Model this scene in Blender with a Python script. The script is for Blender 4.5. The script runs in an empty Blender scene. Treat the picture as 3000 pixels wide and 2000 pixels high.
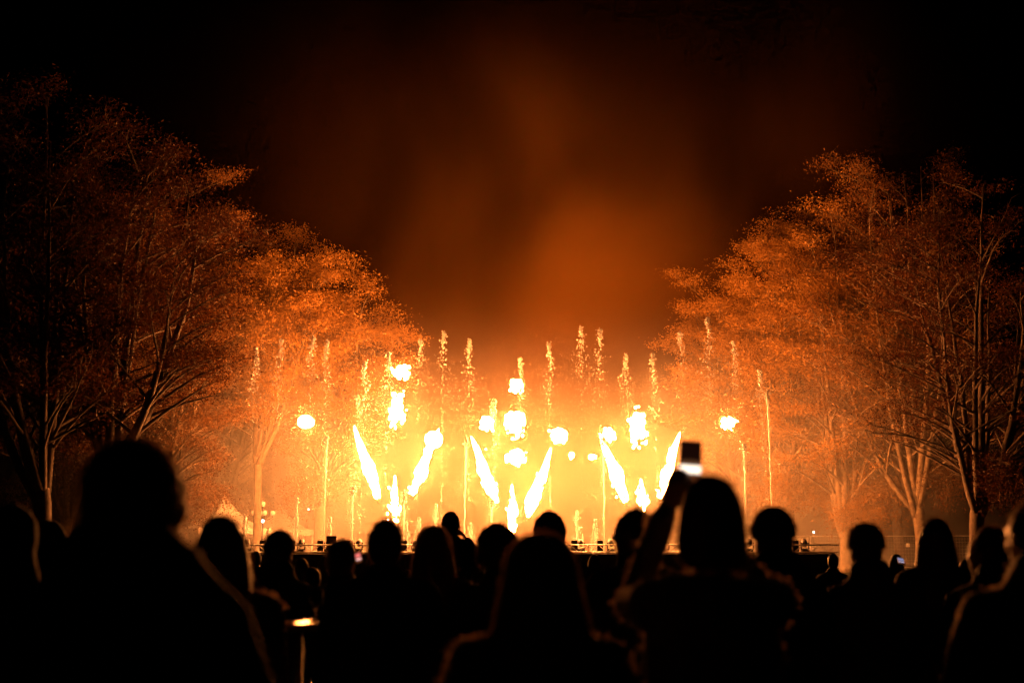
import bpy, math, random
import numpy as np
from mathutils import Vector, Matrix, Euler

R = math.radians
SC = bpy.context.scene
COL = SC.collection

# ------------------------------------------------------------------ camera
CAM_Z = 1.55
FPX = 3000 * 50 / 36.0
PITCH = math.atan((1585 - 1000) / FPX)
cam_data = bpy.data.cameras.new('camera')
cam = bpy.data.objects.new('camera', cam_data)
COL.objects.link(cam)
cam.location = (0, 0, CAM_Z)
cam.rotation_euler = (R(90) + PITCH, 0, 0)
cam_data.lens = 50
cam_data.sensor_width = 36
cam_data.clip_start = 0.1
cam_data.clip_end = 2000
cam_data.dof.use_dof = True
cam_data.dof.focus_distance = 68
cam_data.dof.aperture_fstop = 2.0
SC.camera = cam

# ------------------------------------------------------------------ night sky, moon
world = bpy.data.worlds.new('World')
SC.world = world
world.use_nodes = True
wn = world.node_tree.nodes
bg = wn['Background']
sky = wn.new('ShaderNodeTexSky')
sky.sky_type = 'NISHITA'
sky.sun_disc = False
sky.sun_elevation = R(-8)
sky.sun_rotation = R(150)
world.node_tree.links.new(sky.outputs[0], bg.inputs[0])
bg.inputs[1].default_value = 0.0006
moon_data = bpy.data.lights.new('moon', 'SUN')
moon_data.energy = 0.0006
moon_data.angle = R(0.5)
moon_data.color = (1.0, 0.93, 0.85)
moon = bpy.data.objects.new('moon', moon_data)
COL.objects.link(moon)
moon.location = (0, -30, 60)
moon.rotation_euler = (R(40), 0, R(-30))

# ------------------------------------------------------------------ exposure, render
SC.view_settings.view_transform = 'Standard'
SC.view_settings.look = 'None'
SC.view_settings.exposure = 0.0
SC.view_settings.gamma = 1.0
SC.view_settings.use_curve_mapping = False
SC.render.engine = 'CYCLES'
cy = SC.cycles
cy.use_denoising = True
try:
    cy.denoiser = 'OPENIMAGEDENOISE'
    cy.denoising_input_passes = 'RGB_ALBEDO_NORMAL'
    cy.denoising_prefilter = 'ACCURATE'
except Exception:
    pass
cy.max_bounces = 4
cy.diffuse_bounces = 1
cy.glossy_bounces = 2
cy.transmission_bounces = 3
cy.transparent_max_bounces = 6
cy.volume_bounces = 0
cy.sample_clamp_indirect = 4.0
cy.caustics_reflective = False
cy.caustics_refractive = False
cy.use_light_tree = True
cy.use_adaptive_sampling = True
cy.adaptive_threshold = 0.02
cy.adaptive_min_samples = 16

FIRE = (1.0, 0.28, 0.058)
FIRE_L = 630.0

# ------------------------------------------------------------------ helpers
cp, sp = math.cos(PITCH), math.sin(PITCH)


def at(px, py, Y):
    """the point at depth Y that stands at this place of the 3000 x 2000 photograph"""
    dx = (px - 1500) / FPX
    dz = (1000 - py) / FPX
    d = Vector((dx, cp - sp * dz, sp + cp * dz))
    t = Y / d.y
    return Vector((d.x * t, Y, CAM_Z + d.z * t))


class MB:
    def __init__(self):
        self.v = []
        self.f = []
        self.n = 0

    def add(self, verts, faces):
        verts = np.asarray(verts, dtype=np.float64).reshape(-1, 3)
        self.v.append(verts)
        n = self.n
        self.f.extend([tuple(i + n for i in f) for f in faces])
        self.n += len(verts)

    def box(self, c, s, rot=None):
        x, y, z = s[0] / 2, s[1] / 2, s[2] / 2
        v = np.array([(-x, -y, -z), (x, -y, -z), (x, y, -z), (-x, y, -z), (-x, -y, z), (x, -y, z), (x, y, z), (-x, y, z)])
        if rot is not None:
            m = np.array(Euler(rot).to_matrix())
            v = v @ m.T
        self.add(v + np.array(c), [(0, 3, 2, 1), (4, 5, 6, 7), (0, 1, 5, 4), (1, 2, 6, 5), (2, 3, 7, 6), (3, 0, 4, 7)])

    def tube(self, pts, rad, seg=6, cap=True):
        pts = np.asarray(pts, dtype=float)
        n = len(pts)
        if np.isscalar(rad):
            rad = [rad] * n
        tg = np.gradient(pts, axis=0)
        tg /= np.linalg.norm(tg, axis=1)[:, None] + 1e-9
        ref = np.array([1.0, 0.02, 0.03])
        if abs(tg[0] @ ref) > 0.9:
            ref = np.array([0.02, 1.0, 0.03])
        a = np.arange(seg) * 2 * math.pi / seg
        vs = []
        for i in range(n):
            u = ref - tg[i] * (ref @ tg[i])
            u /= np.linalg.norm(u) + 1e-9
            w = np.cross(tg[i], u)
            ref = u
            vs.append(pts[i] + rad[i] * (np.cos(a)[:, None] * u + np.sin(a)[:, None] * w))
        fs = []
        for i in range(n - 1):
            for k in range(seg):
                k2 = (k + 1) % seg
                fs.append((i * seg + k, i * seg + k2, (i + 1) * seg + k2, (i + 1) * seg + k))
        if cap:
            fs.append(tuple(range(seg - 1, -1, -1)))
            fs.append(tuple((n - 1) * seg + k for k in range(seg)))
        self.add(np.concatenate(vs), fs)

    def loft(self, rings, seg=20):
        """rings: (cx, cy, z, rx, ry) -> closed upright body"""
        a = np.arange(seg) * 2 * math.pi / seg
        vs = [np.stack([cx + rx * np.cos(a), cy_ + ry * np.sin(a), np.full(seg, z)], 1) for cx, cy_, z, rx, ry in rings]
        n = len(rings)
        fs = []
        for i in range(n - 1):
            for k in range(seg):
                k2 = (k + 1) % seg
                fs.append((i * seg + k, i * seg + k2, (i + 1) * seg + k2, (i + 1) * seg + k))
        fs.append(tuple(range(seg - 1, -1, -1)))
        fs.append(tuple((n - 1) * seg + k for k in range(seg)))
        self.add(np.concatenate(vs), fs)

    def ell(self, c, r, seg=14, rings=9):
        th = np.linspace(0, math.pi, rings + 1)[1:-1]
        a = np.arange(seg) * 2 * math.pi / seg
        vs = [np.array([[0, 0, 1.0]])]
        for t in th:
            vs.append(np.stack([math.sin(t) * np.cos(a), math.sin(t) * np.sin(a), np.full(seg, math.cos(t))], 1))
        vs.append(np.array([[0, 0, -1.0]]))
        v = np.concatenate(vs) * np.array(r) + np.array(c)
        fs = []
        for k in range(seg):
            fs.append((0, 1 + k, 1 + (k + 1) % seg))
        m = len(th)
        for i in range(m - 1):
            for k in range(seg):
                k2 = (k + 1) % seg
                fs.append((1 + i * seg + k, 1 + (i + 1) * seg + k, 1 + (i + 1) * seg + k2, 1 + i * seg + k2))
        L = 1 + m * seg
        for k in range(seg):
            fs.append((L, 1 + (m - 1) * seg + (k + 1) % seg, 1 + (m - 1) * seg + k))
        self.add(v, fs)

    def cap(self, a, b, ra, rb, seg=12):
        """tapered capsule"""
        a = np.array(a, float)
        b = np.array(b, float)
        d = b - a
        L = np.linalg.norm(d) + 1e-9
        d /= L
        P, Q = [], []
        for t in (-0.95, -0.6, 0.0):
            P.append(a + d * ra * t)
            Q.append(ra * math.sqrt(max(1 - t * t, 0.01)))
        P.append((a + b) / 2)
        Q.append((ra + rb) / 2)
        for t in (0.0, 0.6, 0.95):
            P.append(b + d * rb * t)
            Q.append(rb * math.sqrt(max(1 - t * t, 0.01)))
        self.tube(P, Q, seg)

    def mesh(self, name):
        me = bpy.data.meshes.new(name)
        v = np.concatenate(self.v) if self.v else np.zeros((0, 3))
        me.from_pydata(v.tolist(), [], self.f)
        me.update()
        return me

    def build(self, name, mat=None, parent=None, smooth=False):
        me = self.mesh(name)
        if smooth:
            me.polygons.foreach_set('use_smooth', [True] * len(me.polygons))
        return link(name, me, mat, parent)


def link(name, me, mat=None, parent=None):
    o = bpy.data.objects.new(name, me)
    COL.objects.link(o)
    if mat is not None:
        me.materials.clear()
        me.materials.append(mat)
    if parent is not None:
        o.parent = parent
    return o


def tag(o, label, cat, group=None, kind=None):
    o['label'] = label
    o['category'] = cat
    if group:
        o['group'] = group
    if kind:
        o['kind'] = kind
    return o


def empty(name, loc=(0, 0, 0), rz=0.0):
    o = bpy.data.objects.new(name, None)
    COL.objects.link(o)
    o.location = loc
    o.rotation_euler = (0, 0, rz)
    return o


def copy_tree(o, parent=None):
    c = o.copy()
    COL.objects.link(c)
    c.parent = parent
    for ch in list(o.children):
        copy_tree(ch, c)
    return c


def quads_mesh(name, v, nper=4):
    """v: (N*nper,3) -> N separate polygons, fast"""
    v = np.ascontiguousarray(v, dtype=np.float32)
    nv = len(v)
    nf = nv // nper
    me = bpy.data.meshes.new(name)
    me.vertices.add(nv)
    me.vertices.foreach_set('co', v.ravel())
    me.loops.add(nv)
    me.loops.foreach_set('vertex_index', np.arange(nv, dtype=np.int32))
    me.polygons.add(nf)
    me.polygons.foreach_set('loop_start', np.arange(0, nv, nper, dtype=np.int32))
    me.polygons.foreach_set('loop_total', np.full(nf, nper, dtype=np.int32))
    me.update(calc_edges=True)
    return me


def octa_mesh(name, c, r, stretch):
    """droplets: one small octahedron each"""
    n = len(c)
    base = np.array([(1, 0, 0), (0, 1, 0), (-1, 0, 0), (0, -1, 0), (0, 0, 1), (0, 0, -1)], dtype=np.float32)
    v = np.repeat(base[None], n, 0) * r[:, None, None]
    v[:, :, 2] *= stretch[:, None]
    v += c[:, None, :]
    tri = np.array([(0, 1, 4), (1, 2, 4), (2, 3, 4), (3, 0, 4), (1, 0, 5), (2, 1, 5), (3, 2, 5), (0, 3, 5)], dtype=np.int32)
    idx = (tri[None] + (np.arange(n, dtype=np.int32) * 6)[:, None, None]).ravel()
    me = bpy.data.meshes.new(name)
    me.vertices.add(n * 6)
    me.vertices.foreach_set('co', v.astype(np.float32).ravel())
    me.loops.add(len(idx))
    me.loops.foreach_set('vertex_index', idx)
    me.polygons.add(n * 8)
    me.polygons.foreach_set('loop_start', np.arange(0, n * 24, 3, dtype=np.int32))
    me.polygons.foreach_set('loop_total', np.full(n * 8, 3, dtype=np.int32))
    me.polygons.foreach_set('use_smooth', np.ones(n * 8, dtype=bool))
    me.update(calc_edges=True)
    return me


# ------------------------------------------------------------------ materials
def mat_new(name):
    m = bpy.data.materials.new(name)
    m.use_nodes = True
    nt = m.node_tree
    nt.nodes.clear()
    out = nt.nodes.new('ShaderNodeOutputMaterial')
    return m, nt, out


def noise_col(nt, c1, c2, scale, detail=4, coord='Object'):
    tc = nt.nodes.new('ShaderNodeTexCoord')
    nz = nt.nodes.new('ShaderNodeTexNoise')
    nz.inputs['Scale'].default_value = scale
    nz.inputs['Detail'].default_value = detail
    nt.links.new(tc.outputs[coord], nz.inputs['Vector'])
    rp = nt.nodes.new('ShaderNodeValToRGB')
    rp.color_ramp.elements[0].position = 0.32
    rp.color_ramp.elements[1].position = 0.68
    rp.color_ramp.elements[0].color = (*c1, 1)
    rp.color_ramp.elements[1].color = (*c2, 1)
    nt.links.new(nz.outputs['Fac'], rp.inputs['Fac'])
    return rp, nz


def pbr(name, c1, c2=None, rough=0.7, scale=6.0, metal=0.0, sheen=0.0, bump=0.0, bscale=None, spec=0.4):
    m, nt, out = mat_new(name)
    b = nt.nodes.new('ShaderNodeBsdfPrincipled')
    rp, nz = noise_col(nt, c1, c2 or tuple(x * 1.25 for x in c1), scale)
    nt.links.new(rp.outputs[0], b.inputs['Base Color'])
    b.inputs['Roughness'].default_value = rough
    b.inputs['Metallic'].default_value = metal
    b.inputs['Specular IOR Level'].default_value = spec
    if sheen:
        b.inputs['Sheen Weight'].default_value = sheen
        b.inputs['Sheen Roughness'].default_value = 0.4
    if bump:
        bp = nt.nodes.new('ShaderNodeBump')
        bp.inputs['Strength'].default_value = bump
        bp.inputs['Distance'].default_value = 0.02
        if bscale:
            nz2 = nt.nodes.new('ShaderNodeTexNoise')
            nz2.inputs['Scale'].default_value = bscale
            nz2.inputs['Detail'].default_value = 5
            tc = nt.nodes.new('ShaderNodeTexCoord')
            nt.links.new(tc.outputs['Object'], nz2.inputs['Vector'])
            nz = nz2
        nt.links.new(nz.outputs['Fac'], bp.inputs['Height'])
        nt.links.new(bp.outputs[0], b.inputs['Normal'])
    nt.links.new(b.outputs[0], out.inputs['Surface'])
    return m


def emis(name, col, strength):
    m, nt, out = mat_new(name)
    e = nt.nodes.new('ShaderNodeEmission')
    e.inputs[0].default_value = (*col, 1)
    e.inputs[1].default_value = strength
    nt.links.new(e.outputs[0], out.inputs['Surface'])
    return m


def leafy(name, c1, c2, scale=0.9, trans=0.4):
    m, nt, out = mat_new(name)
    rp, nz = noise_col(nt, c1, c2, scale, 6)
    d = nt.nodes.new('ShaderNodeBsdfDiffuse')
    t = nt.nodes.new('ShaderNodeBsdfTranslucent')
    g = nt.nodes.new('ShaderNodeBsdfGlossy')
    g.inputs['Roughness'].default_value = 0.45
    g.inputs['Color'].default_value = (0.5, 0.5, 0.5, 1)
    nt.links.new(rp.outputs[0], d.inputs['Color'])
    nt.links.new(rp.outputs[0], t.inputs['Color'])
    mx = nt.nodes.new('ShaderNodeMixShader')
    mx.inputs[0].default_value = trans
    nt.links.new(d.outputs[0], mx.inputs[1])
    nt.links.new(t.outputs[0], mx.inputs[2])
    mx2 = nt.nodes.new('ShaderNodeMixShader')
    mx2.inputs[0].default_value = 0.02
    nt.links.new(mx.outputs[0], mx2.inputs[1])
    nt.links.new(g.outputs[0], mx2.inputs[2])
    nt.links.new(mx2.outputs[0], out.inputs['Surface'])
    return m


M = {}
M['grass'] = pbr('grass_ground', (0.012, 0.018, 0.007), (0.03, 0.03, 0.013), 0.95, 3.0, bump=0.5, bscale=60)
M['pond'] = pbr('pond_water', (0.01, 0.012, 0.012), (0.015, 0.018, 0.018), 0.08, 2.0, bump=0.25, bscale=5, spec=0.5)
M['stone'] = pbr('stone', (0.22, 0.2, 0.18), (0.34, 0.31, 0.28), 0.85, 8, bump=0.3, bscale=40)
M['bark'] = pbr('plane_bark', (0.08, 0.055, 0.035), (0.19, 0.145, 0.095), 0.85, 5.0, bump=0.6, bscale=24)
M['bark_dark'] = pbr('shaded_bark', (0.04, 0.03, 0.022), (0.09, 0.065, 0.048), 0.9, 5.0, bump=0.6, bscale=24)  # backlit shade of the outer trunks put into the bark colour
M['leaf'] = leafy('lit_autumn_leaf', (0.25, 0.132, 0.032), (0.43, 0.235, 0.06), 0.3)  # paler for the inner trees, stronger firelight put into the colour
M['leaf_mid'] = leafy('half_lit_leaf', (0.11, 0.05, 0.013), (0.21, 0.10, 0.027), 0.3)  # same leaves with weaker firelight put into the colour
M['leaf_dark'] = leafy('shaded_leaf', (0.04, 0.014, 0.004), (0.085, 0.03, 0.008), 0.3)  # same leaves darker and redder, shade of outer trees put into the colour
M['metal'] = pbr('brushed_aluminium', (0.35, 0.35, 0.36), (0.5, 0.5, 0.5), 0.4, 14, metal=0.9)
M['galv'] = pbr('galvanised_steel', (0.45, 0.45, 0.45), (0.6, 0.6, 0.6), 0.5, 10, metal=0.4)
M['black_plastic'] = pbr('black_plastic', (0.012, 0.012, 0.012), (0.02, 0.02, 0.02), 0.5, 20)
M['deck'] = pbr('stage_boards', (0.03, 0.025, 0.022), (0.055, 0.047, 0.04), 0.8, 6)
M['skirt'] = pbr('stage_skirt', (0.012, 0.011, 0.011), (0.022, 0.02, 0.02), 0.9, 3)
M['canvas'] = pbr('white_canvas', (0.62, 0.6, 0.56), (0.74, 0.72, 0.68), 0.8, 2.5, bump=0.15, bscale=8)
M['iron'] = pbr('painted_iron', (0.02, 0.022, 0.02), (0.035, 0.036, 0.034), 0.5, 12)
M['globe'] = pbr('opal_globe', (0.78, 0.75, 0.7), (0.82, 0.8, 0.76), 0.25, 3)
M['plate'] = pbr('white_plate', (0.7, 0.7, 0.68), (0.78, 0.78, 0.76), 0.6, 5)
M['fire'] = emis('fire', FIRE, FIRE_L)
M['fire'].cycles.emission_sampling = 'FRONT'
M['strand_dark'] = leafy('dark_strand', (0.10, 0.06, 0.035), (0.2, 0.12, 0.07), 20, 0.6)
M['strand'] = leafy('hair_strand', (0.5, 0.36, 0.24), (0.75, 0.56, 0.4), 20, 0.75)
M['fire_edge'] = emis('fire_edge', (1.0, 0.42, 0.09), 1.5)
M['fire_edge'].cycles.emission_sampling = 'NONE'
M['lamp'] = emis('white_lamp', (1.0, 0.85, 0.75), 12)
M['skin'] = pbr('skin', (0.42, 0.24, 0.16), (0.52, 0.31, 0.21), 0.55, 18)
M['hair_dark'] = pbr('dark_hair', (0.02, 0.014, 0.01), (0.05, 0.033, 0.022), 0.5, 60, sheen=0.25)
M['hair_brown'] = pbr('brown_hair', (0.06, 0.035, 0.02), (0.12, 0.07, 0.04), 0.5, 60, sheen=0.3)
M['hair_fair'] = pbr('fair_hair', (0.16, 0.1, 0.05), (0.28, 0.18, 0.09), 0.5, 60, sheen=0.3)
M['coat_black'] = pbr('black_coat', (0.010, 0.010, 0.011), (0.018, 0.018, 0.018), 0.85, 5, sheen=0.04, bump=0.4, bscale=30)
M['coat_navy'] = pbr('navy_coat', (0.012, 0.013, 0.02), (0.02, 0.02, 0.03), 0.8, 5, sheen=0.35, bump=0.4, bscale=30)
M['coat_brown'] = pbr('brown_coat', (0.035, 0.024, 0.016), (0.06, 0.04, 0.028), 0.85, 5, sheen=0.15, bump=0.4, bscale=30)
M['coat_grey'] = pbr('grey_coat', (0.05, 0.048, 0.045), (0.08, 0.076, 0.07), 0.85, 5, sheen=0.6, bump=0.4, bscale=30)
M['coat_red'] = pbr('red_coat', (0.10, 0.012, 0.01), (0.16, 0.02, 0.016), 0.8, 5, sheen=0.35, bump=0.4, bscale=30)
M['denim'] = pbr('denim', (0.015, 0.02, 0.035), (0.025, 0.03, 0.05), 0.9, 8)
M['wool'] = pbr('knitted_wool', (0.02, 0.018, 0.017), (0.04, 0.036, 0.034), 0.95, 40, sheen=0.3, bump=0.8, bscale=150)
M['fur'] = pbr('fur_trim', (0.12, 0.09, 0.06), (0.2, 0.15, 0.1), 0.9, 60, sheen=0.4)
M['leather'] = pbr('black_leather', (0.012, 0.01, 0.01), (0.02, 0.018, 0.016), 0.45, 12)
M['table_white'] = pbr('pale_table_top', (0.55, 0.53, 0.5), (0.66, 0.64, 0.6), 0.14, 4)


def water_mat():
    m, nt, out = mat_new('jet_water')
    m.name = 'spray_water'
    d = nt.nodes.new('ShaderNodeBsdfDiffuse')
    d.inputs[0].default_value = (0.5, 0.5, 0.5, 1)
    t = nt.nodes.new('ShaderNodeBsdfTranslucent')
    t.inputs[0].default_value = (0.5, 0.5, 0.5, 1)
    g = nt.nodes.new('ShaderNodeBsdfGlossy')
    g.inputs['Roughness'].default_value = 0.15
    tr = nt.nodes.new('ShaderNodeBsdfTransparent')
    m1 = nt.nodes.new('ShaderNodeMixShader')
    m1.inputs[0].default_value = 0.5
    nt.links.new(d.outputs[0], m1.inputs[1])
    nt.links.new(t.outputs[0], m1.inputs[2])
    m2 = nt.nodes.new('ShaderNodeMixShader')
    m2.inputs[0].default_value = 0.12
    nt.links.new(m1.outputs[0], m2.inputs[1])
    nt.links.new(g.outputs[0], m2.inputs[2])
    m3 = nt.nodes.new('ShaderNodeMixShader')
    m3.inputs[0].default_value = 0.35
    nt.links.new(m2.outputs[0], m3.inputs[1])
    nt.links.new(tr.outputs[0], m3.inputs[2])
    nt.links.new(m3.outputs[0], out.inputs['Surface'])
    return m


M['water'] = water_mat()


def glass_mat():
    m, nt, out = mat_new('clear_glass')
    b = nt.nodes.new('ShaderNodeBsdfPrincipled')
    rp, nz = noise_col(nt, (0.9, 0.9, 0.9), (0.95, 0.95, 0.95), 3)
    nt.links.new(rp.outputs[0], b.inputs['Base Color'])
    b.inputs['Roughness'].default_value = 0.02
    b.inputs['Transmission Weight'].default_value = 1.0
    b.inputs['IOR'].default_value = 1.3
    nt.links.new(b.outputs[0], out.inputs['Surface'])
    return m


M['glass'] = glass_mat()

# ------------------------------------------------------------------ ground, pond, stage
mb = MB()
N = 24
gx = np.concatenate([np.linspace(-600, -60, 5), np.linspace(-50, 50, 21), np.linspace(60, 600, 5)])
gy = np.concatenate([np.linspace(-60, -10, 4), np.linspace(0, 130, 27), np.linspace(160, 1100, 7)])
rg = np.random.default_rng(1)
gv, gf = [], []
for j, y in enumerate(gy):
    for i, x in enumerate(gx):
        gv.append((x, y, -0.02 + 0.02 * rg.random()))
for j in range(len(gy) - 1):
    for i in range(len(gx) - 1):
        a = j * len(gx) + i
        gf.append((a, a + 1, a + 1 + len(gx), a + len(gx)))
mb.add(gv, gf)
o = mb.build('ground', M['grass'])
o['kind'] = 'structure'

mb = MB()
pv, pf = [], []
for j, y in enumerate(np.linspace(61.6, 82, 9)):
    for i, x in enumerate(np.linspace(-12.8, 13.8, 11)):
        pv.append((x, y, 0.06))
for j in range(8):
    for i in range(10):
        a = j * 11 + i
        pf.append((a, a + 1, a + 12, a + 11))
mb.add(pv, pf)
o = mb.build('pond', M['pond'])
o['kind'] = 'structure'

rim = empty('pond_rim', (0, 0, 0))
rim['kind'] = 'structure'
st = MB()
st.box((0, 0, 0.11), (1.18, 0.4, 0.22))
sme = st.mesh('rim_stone')
sme.materials.append(M['stone'])
for yy in (82.2,):
    for k in range(22):
        s = link('rim_stone', sme, None, rim)
        s.location = (-12.6 + 1.2 * k, yy, 0)
for sx in (-13.0, 14.0):
    for k in range(17):
        s = link('rim_stone', sme, None, rim)
        s.location = (sx, 62.6 + 1.2 * k, 0)
        s.rotation_euler = (0, 0, R(90))

# the low stage along the near edge of the pond
deck_z = 1.05
stage = empty('stage', (0, 0, 0))
tag(stage, 'low black stage platform running behind the aluminium truss', 'stage')
b = MB()
b.box((0.5, 60.9, deck_z / 2 - 0.015), (26.0, 1.5, deck_z - 0.03))
b.build('platform', M['deck'], stage)
sk = MB()
sk.box((0, 0, deck_z / 2 - 0.02), (0.985, 0.03, deck_z - 0.06))
skm = sk.mesh('skirt_panel')
skm.materials.append(M['skirt'])
dk = MB()
dk.box((0, 0, 0), (0.985, 1.6, 0.03))
dkm = dk.mesh('deck_board')
dkm.materials.append(M['deck'])
for k in range(26):
    s = link('skirt_panel', skm, None, stage)
    s.location = (-12 + k, 60.13, 0)
    s = link('deck_board', dkm, None, stage)
    s.location = (-12 + k, 60.9, deck_z + 0.002)

ORD = ['first', 'second', 'third', 'fourth', 'fifth', 'sixth', 'seventh', 'eighth', 'ninth', 'tenth', 'eleventh', 'twelfth',
       'thirteenth', 'fourteenth', 'fifteenth', 'sixteenth', 'seventeenth', 'eighteenth', 'nineteenth', 'twentieth']
ORD21 = ORD + ['last, twenty-first']


def make_truss(L=2.6, h=0.30):
    t = empty('truss')
    for zz in (0, h):
        for yy in (0, 0.24):
            q = MB()
            q.tube([(-L / 2, yy, zz + 0.03), (L / 2, yy, zz + 0.03)], 0.028, 8)
            q.build('chord', M['metal'], t, True)
    n = 7
    dx = (L - 0.1) / n
    for k in range(n):
        x0 = -L / 2 + 0.05 + k * dx
        a, c = ((x0, 0, 0.03), (x0 + dx, 0, h + 0.03)) if k % 2 == 0 else ((x0, 0, h + 0.03), (x0 + dx, 0, 0.03))
        q = MB()
        q.tube([a, c], 0.012, 5)
        q.build('brace', M['metal'], t)
        q = MB()
        q.tube([(a[0], 0.24, a[2]), (c[0], 0.24, c[2])], 0.012, 5)
        q.build('brace', M['metal'], t)
    for xx in (-L / 2 + 0.012, L / 2 - 0.012):
        q = MB()
        q.box((xx, 0.12, 0.03), (0.02, 0.28, 0.03))
        q.box((xx, 0.12, h + 0.03), (0.02, 0.28, 0.03))
        q.box((xx, 0.0, h / 2 + 0.03), (0.018, 0.03, h))
        q.build('end_frame', M['metal'], t)
    return t


tr0 = make_truss()
for k in range(10):
    t = tr0 if k == 0 else copy_tree(tr0)
    t.location = (-11.2 + 2.62 * k, 60.2, deck_z + 0.022)
    tag(t, '%s length of aluminium lattice truss from the left, on the stage edge' % ORD[k], 'truss', 'truss lengths along the stage edge')


def make_head():
    t = empty('stage_light')
    q = MB()
    q.box((0, 0, 0.07), (0.3, 0.26, 0.14))
    q.build('base', M['black_plastic'], t)
    q = MB()
    q.tube([(-0.16, 0, 0.14), (-0.17, 0, 0.3), (-0.165, 0, 0.44)], 0.025, 6)
    q.tube([(0.16, 0, 0.14), (0.17, 0, 0.3), (0.165, 0, 0.44)], 0.025, 6)
    q.tube([(-0.18, 0, 0.15), (0.18, 0, 0.15)], 0.022, 6)
    q.build('yoke', M['black_plastic'], t)
    q = MB()
    q.tube([(0, -0.1, 0.34), (0, -0.06, 0.36), (0, 0.05, 0.42), (0, 0.15, 0.5)], [0.07, 0.11, 0.125, 0.12], 10)
    h = q.build('lamp_head', M['black_plastic'], t, True)
    q = MB()
    q.tube([(0, 0.152, 0.5015), (0, 0.158, 0.5045)], 0.1, 12)
    q.build('lens', M['globe'], h)
    return t


def make_case():
    t = empty('equipment_box')
    q = MB()
    q.box((0, 0, 0.27), (0.26, 0.3, 0.5))
    q.build('body', M['black_plastic'], t)
    q = MB()
    q.box((0, -0.152, 0.27), (0.22, 0.012, 0.44))
    q.build('grille', M['skirt'], t)
    q = MB()
    q.tube([(-0.07, 0, 0.521), (-0.06, 0, 0.565), (0.06, 0, 0.565), (0.07, 0, 0.521)], 0.012, 6)
    q.build('handle', M['black_plastic'], t)
    for xx in (-0.09, 0.09):
        q = MB()
        q.box((xx, 0, 0.01), (0.05, 0.24, 0.02))
        q.build('foot', M['black_plastic'], t)
    return t


h0, c0 = make_head(), make_case()
k = 0
rnd = random.Random(5)
for px in range(706, 2420, 82):
    p = at(px, 1585, 61.0)
    for proto, dx in ((c0, -0.17), (h0, 0.2)):
        t = proto if k == 0 else copy_tree(proto)
        jj = rnd.uniform(-0.08, 0.08)
        t.location = (p.x + dx + jj, 60.95 + rnd.uniform(-0.2, 0.15), deck_z + 0.019)
        t.rotation_euler = (0, 0, rnd.uniform(-0.25, 0.25))
        if proto is c0:
            tag(t, 'small upright black box on the stage, %s box from the left' % ORD21[k], 'box', 'black boxes on the stage')
        else:
            tag(t, 'black moving stage light with yoke, %s light from the left' % ORD21[k], 'stage light', 'moving lights on the stage')
    k += 1
# one larger loudspeaker
spk = empty('loudspeaker', (at(970, 1585, 60.4).x, 60.62, deck_z + 0.019))
tag(spk, 'larger square black loudspeaker standing tall above the truss on the left', 'loudspeaker')
q = MB(); q.box((0, 0, 0.36), (0.42, 0.3, 0.7)); q.build('cabinet', M['black_plastic'], spk)
q = MB(); q.box((0, -0.155, 0.36), (0.37, 0.012, 0.62)); q.build('grille', M['skirt'], spk)
for xx in (-0.15, 0.15):
    q = MB(); q.box((xx, 0, 0.006), (0.06, 0.26, 0.012)); q.build('foot', M['black_plastic'], spk)

# ------------------------------------------------------------------ trees


def bez(a, b, c, n):
    t = np.linspace(0, 1, n)[:, None]
    return (1 - t) ** 2 * a + 2 * t * (1 - t) * b + t * t * c


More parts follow.
